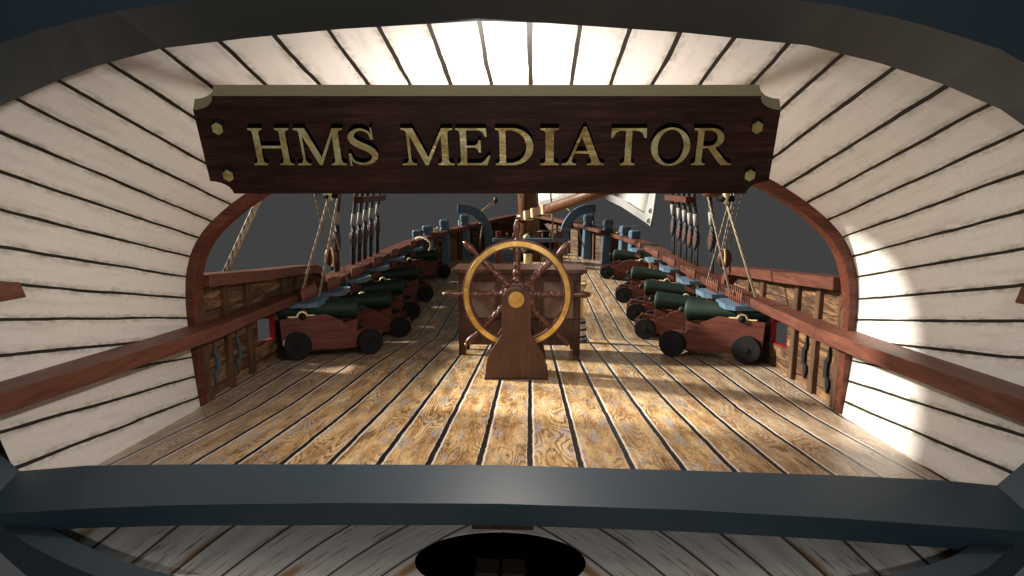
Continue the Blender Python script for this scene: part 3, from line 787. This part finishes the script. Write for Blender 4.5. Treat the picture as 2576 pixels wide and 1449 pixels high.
MB_ = T(.28, 0, .65) @ Matrix.Rotation(R(90), 4, 'Y') @ Matrix.Rotation(R(0), 4, 'X')
prof = [(0, 0), (.09, .0), (.150, .02), (.158, .05), (.150, .11), (.132, .60), (.112, 1.3), (.100, 1.62), (.104, 1.69), (.118, 1.80), (.122, 1.84), (.112, 1.87), (.05, 1.87), (.05, 1.70), (0, 1.70)]
bar = G().lathe(prof, MB_, 28).build("barrel", M_GUN, gun)
G().lathe([(0, -.115), (.022, -.112), (.042, -.09), (.045, -.07), (.036, -.045), (.022, -.03), (.03, .01)], MB_, 14).build("cascabel_button", M_GUN, bar)
G().lathe([(0, -.33), (.044, -.33), (.044, .33), (0, .33)], T(1.12, 0, .57) @ Matrix.Rotation(R(90), 4, 'X'), 14).build("trunnion", M_BLACK, bar)
ordn = ["nearest", "second", "third", "fourth", "farthest"]
first = True
for s_ in (1, -1):
    for i, ((xr, y), psi) in enumerate(zip(GUNS, PSI)):
        o = gun if first else copy_tree(gun); first = False
        ang = -psi if s_ > 0 else pi + psi
        o.matrix_world = frame_on_deck(s_ * xr, y, ang)
        side = "right" if s_ > 0 else "left"
        extra = {0: "beside the zigzag slot plates", 1: "close behind the nearest one", 2: "in the middle of the row", 3: "abreast of the shrouds", 4: "by the blue posts"}[i]
        tag(o, "%s green cannon of the %s row, %s" % (ordn[i], side, extra), "cannon", "cannons along the two bulwarks")

# ================================================================ pin racks
def pin_geo():
    return [(0, -.24), (.011, -.235), (.015, -.10), (.013, 0), (.013, .03), (.016, .05), (.026, .10), (.022, .16), (.012, .185), (.016, .2), (.010, .215), (0, .22)]
rack = None
RK = [7.72, 8.78, 10.05, 11.45, 12.95, 15.0]
for s_ in (1, -1):
    for i, y in enumerate(RK):
        L = .64; b = hb(y) - .15
        if rack is None:
            rack = thing("pin_rack", "x", "pin rack")
            pl_ = [(.14, -L / 2), (.14, L / 2), (-.30, L / 2), (-.40, L / 2 - .10), (-.40, -L / 2 + .10), (-.30, -L / 2)]
            G().prism(pl_[::-1], lambda a, c: Vector((a, c, .0)), lambda a, c: Vector((a, c, .06))).build("shelf", M_BLUE, rack, .008)
            G().hexa([(.08, -.03, -.16), (.14, -.03, -.16), (.14, .03, -.16), (.08, .03, -.16), (-.16, -.03, -.001), (.14, -.03, -.001), (.14, .03, -.001), (-.16, .03, -.001)]).build("bracket", M_BLUE, rack)
            pin = None
            for k in range(7):
                yk = -.25 + k * .083
                if pin is None: pin = G().lathe(pin_geo(), None, 8).build("belaying_pin", M_RAILZ, rack); pk = pin
                else: pk = pin.copy(); C.objects.link(pk); pk.parent = rack
                pk.location = (-.20, yk, .05)
            o = rack
        else: o = copy_tree(rack)
        e = .2; t = Vector((hb(y + e) - hb(y - e), 2 * e)); rot = math.atan2(t.x, t.y)
        zz = rz(y) - .10
        o.location = (s_ * b, y, zz); o.rotation_euler = (0, 0, -rot if s_ > 0 else pi + rot)
        side = "right" if s_ > 0 else "left"
        wh = ["above the nearest cannon", "past the upper rail's end", "above the third cannon", "under the middle shrouds", "under the farthest shroud", "against the nearest blue post"][i]
        tag(o, "blue shelf of wooden belaying pins on the %s bulwark, %s" % (side, wh), "pin rack", "blue pin racks under the rails")

# ================================================================ helm
xw = -.01; hy = 6.1; hz = dz(0, 6.35)
helm = thing("ships_wheel", "eight-spoked wooden steering wheel with brass rim on a dark pillar stand", "ship's wheel", (xw, hy, hz))
hub_z = 1.355 - hz
def pillar(y0, y1, name):
    P_ = [(-.35, .045), (.35, .045), (.345, .16), (.325, .27), (.285, .36), (.235, .43), (.19, .50), (.165, .545), (.162, .62)]
    top = [(.162 * math.cos(R(a)), hub_z - .045 + .165 * math.sin(R(a)) + .0) for a in range(0, 181, 12)]
    ol_ = P_ + top + [(-x, z) for x, z in P_[::-1][:-1]]
    ol_ = ol_[:-1] if ol_[0] == ol_[-1] else ol_
    return G().prism(ol_, lambda a, b: Vector((a, y0, b)), lambda a, b: Vector((a, y1, b))).build(name, M_WALN, helm, .008, 2)
pillar(0, .09, "pillar"); pillar(.50, .59, "pillar")
G().box(-.365, .365, -.02, .61, 0, .04).build("base_plate", M_WALN, helm, .006)
G().hexa([(-.30, .095, .045), (.30, .095, .045), (.30, .495, .045), (-.30, .495, .045), (-.10, .095, .42), (.10, .095, .42), (.10, .495, .42), (-.10, .495, .42)]).build("stand_box", M_WALN, helm, .004)
capd = T(0, -.001, hub_z - .015) @ Matrix.Rotation(R(90), 4, 'X')
G().lathe([(0, 0), (.089, 0), (.089, .006), (.084, .010), (0, .012)], capd, 40, False).build("brass_cap", M_BRASS, helm)
WY = .28; RW = .632
WM = T(0, WY, hub_z) @ Matrix.Rotation(R(90), 4, 'X')
def ringprof(r0, r1, y0, y1, n=96):
    g = G(); rings = []
    for k in range(n):
        a = 2 * pi * k / n; c, s__ = math.cos(a), math.sin(a)
        rings.append([WM @ Vector((r * c, r * s__, z)) for r, z in ((r0, y0), (r0, y1), (r1, y1), (r1, y0))])
    return g.sweep(rings, True)
ringprof(.536, RW, -.04, .035).build("rim", M_SPOKE, helm, .008, 2)
ringprof(.556, .613, .0, .041).build("brass_band", M_BRASS, helm, .0015)
G().lathe([(0, -.06), (.12, -.06), (.15, -.045), (.155, 0), (.15, .045), (.12, .06), (0, .06)], WM, 32, False).build("hub", M_SPOKE, helm, .004)
G().lathe([(0, -.30), (.05, -.30), (.05, .24), (0, .24)], WM, 16, False).build("axle", M_BLACK, helm)
SPF = [(.0, .13), (.045, .13), (.045, .175), (.034, .185), (.028, .20), (.036, .225), (.042, .25), (.036, .28), (.024, .295), (.034, .31), (.036, .345), (.026, .37), (.024, .40), (.036, .405), (.036, .415), (.025, .42), (.036, .428), (.036, .436), (.024, .445), (.034, .47), (.036, .50), (.026, .54), (.024, .56)]
SPF = [(a * 1.25, b) for a, b in SPF]
HDF = [(.020, .618), (.028, .625), (.028, .633), (.018, .642), (.020, .66), (.030, .71), (.037, .76), (.034, .80), (.022, .835), (.018, .845)]
HDF = [(a * 1.15, b) for a, b in HDF]
spk = None
for k in range(8):
    Mr = T(0, WY, hub_z) @ Matrix.Rotation(R(45 * k), 4, 'Y')
    if spk is None:
        spk = G().lathe(SPF, None, 14).build("spoke", M_SPOKE, helm); so_ = spk
        hnd = G().lathe(HDF, None, 14).build("handle", M_SPOKE, spk)
        G().lathe([(.019, .843), (.020, .846), (.017, .856), (0, .862)], None, 12).build("brass_tip", M_BRASS, None).parent = spk
        G().lathe([(.027, .604), (.030, .610), (.030, .620), (.022, .626)], None, 14).build("collar", M_BRASS, spk)
        src = [spk] + kids(spk)
    else:
        so_ = spk.copy(); C.objects.link(so_); so_.parent = helm
        for ch in kids(spk):
            c2 = ch.copy(); C.objects.link(c2); c2.parent = so_
    so_.matrix_basis = Mr

# ================================================================ binnacle cabinet
cy = 7.78; cz = dz(.8, 7.8) + .004; CH_ = 1.235
cab = thing("binnacle_cabinet", "low dark walnut cabinet with three pale panels standing behind the steering wheel", "cabinet", (-.01, cy, cz))
HWb, DP = .865, .62
for sx in (-1, 1):
    for (ya, yb2) in ((0, .10), (DP - .10, DP)):
        G().box(sx * HWb - (.10 if sx > 0 else 0), sx * HWb + (.10 if sx < 0 else 0), ya, yb2, -.05 if ya > 0 else 0, .148).build("leg", M_WALN, cab, .004)
zb, zt = .15, CH_ - .075
g = G(); g.box(-HWb, HWb, .03, DP, zb, zt); g.build("body", M_WALN, cab)
# front frame: rails and stiles butt around three panels
g = G(); g.box(-HWb, HWb, 0, .028, zb, .53); g.box(-HWb, HWb, 0, .028, 1.075, zt)
xs = [(-HWb, -.775), (-.325, -.225), (.225, .325), (.775, HWb)]
for a, b in xs: g.box(a, b, 0, .028, .53, 1.075)
g.build("front_frame", M_WALN, cab, .003)
G().box(-HWb, HWb, -.012, -.001, .50, .53).build("moulding", M_WALN, cab, .003)
for a, b in ((-.775, -.325), (-.225, .225), (.325, .775)):
    g = G(); g.box(a + .004, b - .004, .012, .029, .534, 1.071); p_ = g.build("panel", M_PANEL, cab)
    g = G(); 
    for (x0, x1, z0, z1) in ((a + .004, b - .004, .534, .552), (a + .004, b - .004, 1.053, 1.071), (a + .004, a + .022, .552, 1.053), (b - .022, b - .004, .552, 1.053)): g.box(x0, x1, .002, .0118, z0, z1)
    g.build("bead", M_GRATE if False else M_WALNX, p_)
g = G(); g.box(-HWb - .03, HWb + .03, -.025, DP + .02, zt, zt + .03); g.build("cornice", M_WALN, cab, .004)
g = G(); g.box(-HWb - .075, HWb + .075, -.08, DP + .05, zt + .03, zt + .085); g.build("top", M_WALNX, cab, .006)
# knob of turned wood on top behind the wheel
# bucket / brass deck pump behind the cabinet
pmx = U(1474, 845, z=dz(1.0, 8.9)); pmx = Vector((.955, 9.2, dz(1.0, 9.2)))
pmp = thing("deck_pump", "brass topped pump barrel with black hoops half hidden behind the cabinet's right end", "pump", pmx)
G().lathe([(0, 0), (.15, 0), (.15, .04), (.12, .05), (0, .05)], None, 20).build("base", M_BLUE, pmp)
G().lathe([(0, .05), (.11, .05), (.13, .22), (.115, .40), (0, .40)], None, 20).build("barrel", M_GREY, pmp)
for z_, r_ in ((.10, .122), (.22, .134), (.34, .125)): G().lathe([(r_ - .02, z_), (r_, z_), (r_, z_ + .03), (r_ - .02, z_ + .03)], None, 20).build("hoop", M_BLACK, pmp)
G().lathe([(0, .40), (.075, .40), (.075, .88), (.11, .93), (.125, 1.0), (.10, 1.0), (0, .96)], None, 20).build("brass_cylinder", M_FIT, pmp)

# ================================================================ timberheads (blue posts)
for s_ in (1, -1):
    for i, (u, vt, yy_) in enumerate(((1594, 578, 16.6), (1570, 567, 17.3), (1528, 552, 18.3), (1478, 540, 19.25))):
        x = (u - 1334) / FD * yy_ * 1.0 + .14 - .04; zt_ = 2.4 - (vt - 510) / FD * yy_; zb_ = dz(x, yy_)
        o = thing("timberhead", "%s blue octagonal post of the %s row rising above the bow rail" % (["nearest", "second", "third", "farthest"][i], "right" if s_ > 0 else "left"), "post", (s_ * x, yy_, zb_), "blue posts along the bow rail")
        H = zt_ - zb_; w_ = .15
        def oct(z, w, c=.35): 
            k = w * (1 - c); return [(w, -k, z), (w, k, z), (k, w, z), (-k, w, z), (-w, k, z), (-w, -k, z), (-k, -w, z), (k, -w, z)]
        G().sweep([oct(0, w_, .2), oct(H * .5, w_), oct(H - .28, w_), oct(H - .25, w_ * .84), oct(H - .20, w_ * .84)]).build("shaft", M_BLUE, o)
        G().sweep([oct(H - .20, w_ * 1.02), oct(H - .04, w_ * 1.02), oct(H, w_ * .8)]).build("cap", M_BLUE, o)
        o.rotation_euler = (0, s_ * .03, 0)

# ================================================================ catheads
for s_ in (1, -1):
    o = thing("cathead", "curved blue %s cathead arm bending outboard over the bow rail" % ("right" if s_ > 0 else "left"), "cathead", (0, 0, 0), "blue catheads at the bow")
    yc = 19.9; bx = 1.30; zb_ = dz(bx, yc)
    P_ = catmull([(bx, zb_), (bx + .03, zb_ + .6), (bx + .12, zb_ + 1.05), (bx + .38, zb_ + 1.42), (bx + .72, zb_ + 1.60), (bx + 1.12, zb_ + 1.64)], 5)
    rings = []
    for i, (x, z) in enumerate(P_):
        a, b = P_[max(i - 1, 0)], P_[min(i + 1, len(P_) - 1)]; tx, tz = b[0] - a[0], b[1] - a[1]; L = math.hypot(tx, tz); nx, nz = -tz / L, tx / L
        h = .15
        q_ = [(s_ * (x + nx * h), yc - .12, z + nz * h), (s_ * (x - nx * h), yc - .12, z - nz * h), (s_ * (x - nx * h), yc + .12, z - nz * h), (s_ * (x + nx * h), yc + .12, z + nz * h)]
        rings.append(q_[::-s_])
    G().sweep(rings).build("arm", M_BLUE, o, .012)
    cx_, cz_ = P_[14]
    g = G(); g.tube([(s_ * (cx_ - .20), yc - .02, cz_ + .26), (s_ * (cx_ - .04), yc - .02, cz_ + .16), (s_ * (cx_ + .16), yc - .02, cz_ + .20)], [.02, .05, .02], 8)
    g.build("brass_cleat", M_FIT, o)
    # falls: two ropes up to a block
    tp = U(1247, 505, y=yc - .1); top = (s_ * abs(tp.x), yc - .1, tp.z)
    for dxk in (-.05, .06):
        r = G().tube([(s_ * (cx_ - .08) + dxk, yc - .02, cz_ + .18), (top[0] + dxk * 1.2, top[1], top[2])], .016, 6); r.build("fall_rope", M_ROPE, o)
    if s_ < 0:
        G().lathe([(0, 0), (.06, .03), (.08, .12), (.06, .21), (0, .24)], T(top[0], top[1], top[2] - .1), 12).build("block", M_PULLEY, o)
    # hanging hook line under the outer end
    ex, ez = P_[-2]
    G().tube([(s_ * ex, yc, ez - .1), (s_ * ex, yc, ez - .42)], .018, 6).build("hook_line", M_TAR, o)
    G().tube([(s_ * ex, yc, ez - .42), (s_ * ex, yc, ez - .75)], .045, 8).build("seizing", M_SEIZ, o)

# ================================================================ foremast, boom, fife rail
mst = thing("foremast", "thick brown wooden mast rising from the deck behind the steering wheel", "mast", (0, 18.6, dz(0, 18.6)))
mx = (1328 - 1334) / FD * 18.6 + .14
lean = .045
G().tube([(mx + .10, 0, 0), (mx, 0, 2.2), (mx - .25, 0, 9.0)], [.34, .34, .30], 28).build("spar", M_MAST, mst)
G().tube([(mx - .01, 0, 1.31), (mx - .02, 0, 1.53)], .375, 28).build("collar_band", M_SPOKE, mst)
G().tube([(mx - .33, -.20, 2.1), (mx - .36, -.22, 5)], .012, 6).build("halyard", M_ROPE, mst)
boom = thing("boom", "brown tapered boom with brass hoops slanting up to the right from the mast", "boom")
b0 = U(1318, 546, y=18.1); b1 = U(1489, 489, y=14.5); dv = (b1 - b0)
b2 = b0 + dv * 1.25
def bp(t): return b0 + dv * t
G().tube([bp(.43), bp(.52), bp(.8), b2], [.155, .155, .15, .145], 20).build("spar", M_MAST, boom)
# squared heel with brass bands
mm = along(bp(.0), bp(1)); 
def bxl(z0, z1, h):
    g = G(); P_ = [mm @ Vector((x, y, z)) for z in (z0, z1) for x, y in ((-h, -h), (h, -h), (h, h), (-h, h))]; return g.hexa(P_)
Lb = dv.length
bxl(.0, Lb * .45, .125).build("heel", M_SPOKE, boom, .01)
for k in (.065, .19, .36): bxl(Lb * k, Lb * k + .16, .15).build("brass_hoop", M_FIT, boom, .02)
for k in (.14, .29, .42):
    p_ = mm @ Vector((0, 0, Lb * k))
    G().tube([p_ + Vector((0, -.15, 0)), p_ + Vector((0, .10, 0))], .05, 10).build("bolt", M_BLACK, boom)
# fife rail
ff = thing("fife_rail", "blue barred fife rail on brown posts standing in front of the mast", "rail", (0, 17.6, dz(0, 17.6)))
xa, xb = U(1240, 604, y=17.6).x, U(1421, 606, y=17.6).x
zr = U(1330, 604, y=17.6).z - dz(0, 17.6)
G().box(xa, xb, -.12, .12, zr - .06, zr + .06).build("bar", M_BLUE, ff, .02)
for u in (1254, 1409):
    x_ = U(u, 604, y=17.6).x
    G().box(x_ - .09, x_ + .09, -.055, .055, -.04, zr - .062).build("post", M_RAILZ, ff, .01)
    G().box(x_ - .08, x_ + .08, -.05, .05, zr + .062, zr + .28).build("post_head", M_RAILZ, ff, .015)
for u in (1276, 1292, 1310, 1365, 1384, 1396):
    x_ = U(u, 604, y=17.6).x
    G().lathe([(0, -.32), (.018, -.31), (.022, 0), (.02, .08), (.034, .13), (.03, .2), (0, .24)], T(x_, 0, zr), 8).build("belaying_pin", M_RAILZ, ff)
# low blue hatch with grey top behind the fife rail, on the left
ht = thing("hatch", "low blue hatch coaming with a grey perforated lid near the bow, left of the mast", "hatch", (-.85, 18.55, dz(.8, 18.55)))
G().box(-.60, .48, -.2, .6, -.04, .30).build("coaming", M_BLUE, ht, .02)
G().box(-.50, .42, -.14, .54, .302, .40).build("lid", M_GRATE, ht, .01)
for k in range(4): G().lathe([(0, 0), (.03, 0), (.03, .004), (0, .004)], T(-.35 + .22 * k, .0, .401), 8).build("hole_plate", M_BLACK, ht)
# brass bell + barrel by the mast
bl = thing("brass_cylinder_winch", "upright brass cylinder with a black collar at the foot of the mast", "winch", (U(1328, 640, y=17.1).x, 17.1, dz(0, 17.1)))
G().lathe([(0, 0), (.13, 0), (.13, .44), (.125, .45), (0, .45)], None, 20).build("cylinder", M_FIT, bl)
G().lathe([(0, .452), (.17, .452), (.17, .52), (.12, .56), (0, .56)], None, 20).build("collar", M_BLACK, bl)
G().tube([(-.12, 0, .50), (-.16, 0, .62), (-.12, 0, .86)], [.02, .06, .02], 8).build("handle", M_FIT, bl)
be = thing("mast_knob", "small round brass knob before a slate disc on the mast above the wheel rim", "fitting", (U(1332, 598, y=17.9).x, 18.2, U(1332, 598, y=17.9).z))
G().lathe([(0, -.03), (.15, -.03), (.15, .03), (0, .03)], T(0, 0, 0) @ Matrix.Rotation(R(90), 4, 'X'), 20).build("disc", M_STEEL, be)
G().lathe([(0, .0), (.03, .0), (.03, .15), (.09, .18), (.11, .24), (.07, .30), (0, .31)], T(-.09, 0, 0) @ Matrix.Rotation(R(90), 4, 'X'), 14).build("knob", M_FIT, be)

# ================================================================ sail
sail = thing("sail", "white sail corner with grey hem hanging outboard right of the mast", "sail")
ysl = 19.6
def sp_(u, v, dy=0): return U(u, v, y=19.6 - 3.1 * (u - 1350) / 290 + dy)
gs = G()
top_l, top_r = (1345, 300), (1668, 300); 
foot = [(1352, 520), (1420, 508), (1470, 500), (1517, 497), (1563, 519), (1600, 543), (1636, 567)]
rows = 8; V_ = []; F_ = []; UV_ = []
for j in range(rows + 1):
    t = j / rows
    for i, (u, v) in enumerate(foot):
        s2 = i / (len(foot) - 1); tu = top_l[0] + (top_r[0] - top_l[0]) * s2
        V_.append(sp_(tu + (u - tu) * t, 300 + (v - 300) * t, .35 * math.sin(pi * s2) * math.sin(pi * min(1, t * .9))))
for j in range(rows):
    for i in range(len(foot) - 1):
        a = j * len(foot) + i; F_.append((a, a + 1, a + len(foot) + 1, a + len(foot)))
        UV_.append([(i / 6, j), ((i + 1) / 6, j), ((i + 1) / 6, j + 1), (i / 6, j + 1)])
gs.add(V_, F_, UV_, True); sc_ = gs.build("cloth", M_SAIL, sail)
m_ = sc_.modifiers.new("thickness", 'SOLIDIFY'); m_.thickness = .02
g = G(); hem = []
inner = [(1360, 505), (1420, 494), (1470, 486), (1520, 484), (1560, 498), (1592, 518), (1621, 537)]
for (u, v), (u2, v2) in zip(foot, inner): hem.append([sp_(u, v + 1, -.06), sp_(u2, v2, -.06), sp_(u2, v2, -.075), sp_(u, v + 1, -.075)])
g.sweep(hem)
e_ = [(1636, 568), (1641, 540), (1647, 490), (1655, 420)]; i_ = [(1621, 537), (1627, 515), (1634, 480), (1641, 415)]
g.sweep([[sp_(u, v, -.06), sp_(u2, v2, -.06), sp_(u2, v2, -.075), sp_(u, v, -.075)] for (u, v), (u2, v2) in zip(e_, i_)])
g.build("hem", M_HEM, sail)
G().tube([sp_(1637, 569, -.09), sp_(1643, 540, -.09), sp_(1650, 490, -.09), sp_(1657, 420, -.09)], .045, 8).build("bolt_rope", M_HEM, sail)
for (u, v) in ((1631, 555), (1636, 530)): G().lathe([(0, -.02), (.07, -.02), (.07, .02), (0, .02)], T(*sp_(u, v, -.09)) @ Matrix.Rotation(R(90), 4, 'X'), 14).build("grommet", M_HEM, sail)

# ================================================================ rigging
def rope(name, pts, r, mat, label, cat="rope", group=None, n=8):
    pts = [Vector(p) for p in pts]
    o = G().tube(pts, r, n).build(name, mat)
    tag(o, label, cat, group); return o
DE = [(10.1, 601), (11.05, 600), (11.45, 595), (11.85, 586), (12.3, 579), (12.85, 568)]
for s_ in (1, -1):
    side = "right" if s_ > 0 else "left"
    for i, (y, v) in enumerate(DE):
        x = hb(y) + .01; z = 2.4 - (v - 510) / FD * y
        o = thing("shroud", "%s tarred shroud of the %s set with white seizing and wooden deadeye" % (["aftmost, standing apart,", "second", "third", "fourth", "fifth", "foremost"][i], side), "shroud", (s_ * x, y, rz(y)), "tarred shrouds above the rails")
        h = z - rz(y)
        # upper deadeye (disc facing outboard/aft)
        Md = T(0, 0, h) @ Matrix.Rotation(R(90), 4, 'Y')
        G().lathe([(0, -.045), (.085, -.045), (.115, -.03), (.115, -.012), (.10, 0), (.115, .012), (.115, .03), (.085, .045), (0, .045)], Md @ Matrix.Scale(1.35, 4, (1, 0, 0)), 18).build("deadeye", M_PULLEY, o)
        dirv = Vector((-s_ * .125, .02, 1))
        # shroud splits round the deadeye then runs up
        st = Vector((0, 0, h + .16)); up_ = [st + dirv * t for t in (0, .35, 2.2, 7.4)]
        loop = [Vector((0, -.00, h - .19)), Vector((0, -.085, h - .10)), Vector((0, -.10, h + .02)), Vector((0, -.03, h + .16))]
        G().tube([Vector((-s_ * .02, q_.y, q_.z)) for q_ in loop] + up_, .037, 8).build("rope", M_TAR, o)
        G().tube([Vector((-s_ * .02, -q_.y * .9, q_.z)) for q_ in loop] + [st + Vector((.02, .05, .1))], .028, 8).build("strop", M_TAR, o)
        G().tube([st + dirv * .10, st + dirv * .33], .052, 10).build("seizing", M_SEIZ, o)
        for dy in (-.075, 0, .075):
            G().tube([(0, dy, h - .06), (s_ * .02, dy * 1.2, .30 - .32)], .019, 6).build("lanyard", M_LAN, o)
        G().lathe([(0, -.04), (.09, -.04), (.11, 0), (.09, .04), (0, .04)], T(s_ * .02, 0, -.10) @ Matrix.Rotation(R(90), 4, 'Y'), 14).build("lower_deadeye", M_PULLEY, o)
    # wooden spreader lashed across the five shrouds
    o = thing("sheer_pole", "red-brown wooden bar lashed across the upper %s shrouds" % side, "wooden bar")
    a = U(1738, 503, y=11.0); b = U(1683, 497, y=12.9)
    if s_ < 0: a.x, b.x = -a.x, -b.x
    t = (b - a).normalized(); nn = Vector((t.y, -t.x, 0))
    g = G(); g.hexa([a - nn * .10 + Vector((0, 0, -.06)), a + nn * .10 + Vector((0, 0, -.06)), b + nn * .10 + Vector((0, 0, -.06)), b - nn * .10 + Vector((0, 0, -.06)),
                     a - nn * .10 + Vector((0, 0, .06)), a + nn * .10 + Vector((0, 0, .06)), b + nn * .10 + Vector((0, 0, .06)), b - nn * .10 + Vector((0, 0, .06))])
    g.build("bar", M_ARCH, o, .005)
# running ropes, measured on each side
def rp(u, v, y): return U(u, v, y=y)
def ext(a, b, L): return b + (b - a).normalized() * L
def run(side, label, u0, v0, y0, u1, v1, y1, r, L=5.0):
    a, b = rp(u0, v0, y0), rp(u1, v1, y1)
    rope("running_rope", [a, b, ext(a, b, L)], r, M_ROPE, label, "rope", "tan running ropes beside the shrouds")
run(1, "tan rope rising from the nearest right pin rack", 1837, 738, 7.72, 1780, 490, 8.6, .017)
run(1, "thick tan rope rising from the right main rail, nearest the wooden arch", 1902, 749, 6.9, 1828, 512, 7.6, .018, .35)
run(1, "thin tan rope crossing behind the others to the second right pin rack", 1778, 710, 8.75, 1838, 490, 9.4, .011)
run(1, "left tan fall of the right rail block", 1815, 632, 8.75, 1846, 490, 9.2, .010)
run(1, "middle tan fall of the right rail block", 1820, 630, 8.75, 1853, 490, 9.2, .010)
run(1, "right tan fall of the right rail block", 1831, 632, 8.75, 1865, 490, 9.2, .013)
run(-1, "thick tan rope running to the left main rail, nearest the wooden arch", 757, 742, 7.6, 828, 494, 8.0, .018, .35)
run(-1, "tan rope rising from the nearest left pin rack", 801, 752, 8.0, 852, 488, 8.6, .016)
run(-1, "thin tan rope falling to the second left pin rack", 873, 705, 9.2, 817, 488, 9.4, .010)
run(-1, "left tan fall of the left rail block", 820, 630, 8.9, 792, 488, 9.2, .010)
run(-1, "middle tan fall of the left rail block", 824, 628, 8.9, 796, 488, 9.2, .010)
run(-1, "right tan fall of the left rail block", 842, 628, 8.9, 804, 488, 9.2, .012)
# pale backstay pair outboard on the left
a, b = rp(563, 690, 6.35), rp(634, 534, 6.6)
rope("backstay", [a, b, ext(a, b, 4)], .026, M_ROPE, "pale thick backstay outboard on the left, close to the arch", "rope", None, 10)
a2, b2_ = rp(568, 691, 6.45), rp(641, 534, 6.7)
rope("backstay", [a2, b2_, ext(a2, b2_, 4)], .018, M_ROPE, "thinner shaded twin running along the pale left backstay", "rope", None, 10)
# blocks on the rails
for s_, u, v, y in ((1, 1823, 651, 8.7), (-1, 833, 646, 8.85)):
    p_ = rp(u, v, y)
    o = thing("pulley_block", "oval red-brown pulley block above the scroll of the %s upper rail" % ("right" if s_ > 0 else "left"), "pulley block", p_)
    G().lathe([(0, -.045), (.06, -.045), (.10, -.03), (.112, 0), (.10, .03), (.06, .045), (0, .045)], Matrix.Rotation(R(90) if True else 0, 4, 'X') @ Matrix.Rotation(R(0), 4, 'Z') @ Matrix.Scale(1.35, 4, (0, 1, 0)) , 20).build("shell", M_PULLEY, o)
    st_ = [(-.03 * s_ + .02 * math.cos(R(a)), -.055, .15 * math.sin(R(a))) for a in range(-90, 91, 20)]
    G().tube(st_, .016, 8).build("brass_strap", M_FIT, o)
    G().tube([(-.02 * s_, -.03, -.14), (0, 0, -.20), (0, 0, max(-.30, (topz(8.6) - .02) - p_.z))], .022, 8).build("iron_hook", M_BLACK, o)
# iron-bound blocks / chocks at the top of the thick ropes
for s_, u, v, y in ((1, 1826, 500, 7.6), (-1, 832, 492, 8.0)):
    p_ = rp(u, v, y)
    o = thing("tackle_block", "black and brass tackle block just under the name board on the %s" % ("right" if s_ > 0 else "left"), "pulley block", p_)
    G().tube([(-.10, 0, .0), (.10, 0, .0)], .042, 12).build("roller", M_BLACK, o)
    G().tube([(-.0, -.0, -.075), (0, 0, .0), (.0, 0, .22)], [.025, .048, .03], 10).build("brass_strap", M_FIT, o)
    G().tube([(-.26 * s_, .1, .09), (-.05 * s_, .1, .09)], .065, 12).build("spar_end", M_MAST, o)
    G().tube([(0, 0, .2), (0, .1, 3.5)], .02, 6).build("pendant", M_ROPE, o)
rope("sheet_rope", [rp(1636, 568, 16.5), rp(1475, 573, 18.5), rp(1400, 578, 17.8), rp(1352, 583, 17.7)], .016, M_ROPE, "thin sheet rope running from the sail corner to the fife rail", "rope")
rope("downhaul_rope", [rp(1391, 606, 17.5), rp(1390, 545, 17.5), rp(1386, 500, 17.5), rp(1380, 420, 17.5)], .03, M_ROPE, "pale upright rope just right of the mast at the fife rail", "rope")
rope("tail_rope", [rp(1462, 572, 17.9), rp(1456, 566, 17.9), rp(1457, 590, 17.85), rp(1466, 612, 17.85), rp(1470, 625, 17.9)], .02, M_ROPE, "slack tan rope end hanging beside the farthest right blue post", "rope")
rope("tail_rope", [rp(1205, 562, 17.9), rp(1214, 560, 17.9), rp(1210, 590, 17.85), rp(1206, 622, 17.9)], .02, M_ROPE, "slack tan rope end hanging inside the left bow rail", "rope")
rope("mooring_rope", [rp(1046, 600, 14.6), rp(1056, 597, 14.4), rp(1070, 600, 14.3), rp(1082, 608, 14.2), rp(1085, 620, 14.2), rp(1080, 630, 14.3)], .035, M_ROPE, "pale rope looped over the left rail by the nearest blue post", "rope")
# brass fairleads on the bow rail between posts
for s_ in (1, -1):
    yk = 17.75
    o = thing("fairlead", "pale brass fairlead on the %s bow rail between the blue posts" % ("right" if s_ > 0 else "left"), "fairlead", (s_ * hb(yk), yk, rz(yk) + .055))
    o.rotation_euler = (0, 0, s_ * .17)
    G().box(-.12, .12, -.3, .3, 0, .05).build("plate", M_FIT, o, .01)
    G().tube([(0, -.3, .16), (0, -.22, .08), (0, .22, .08), (0, .3, .16)], [.02, .05, .05, .02], 8).build("horn", M_FIT, o)
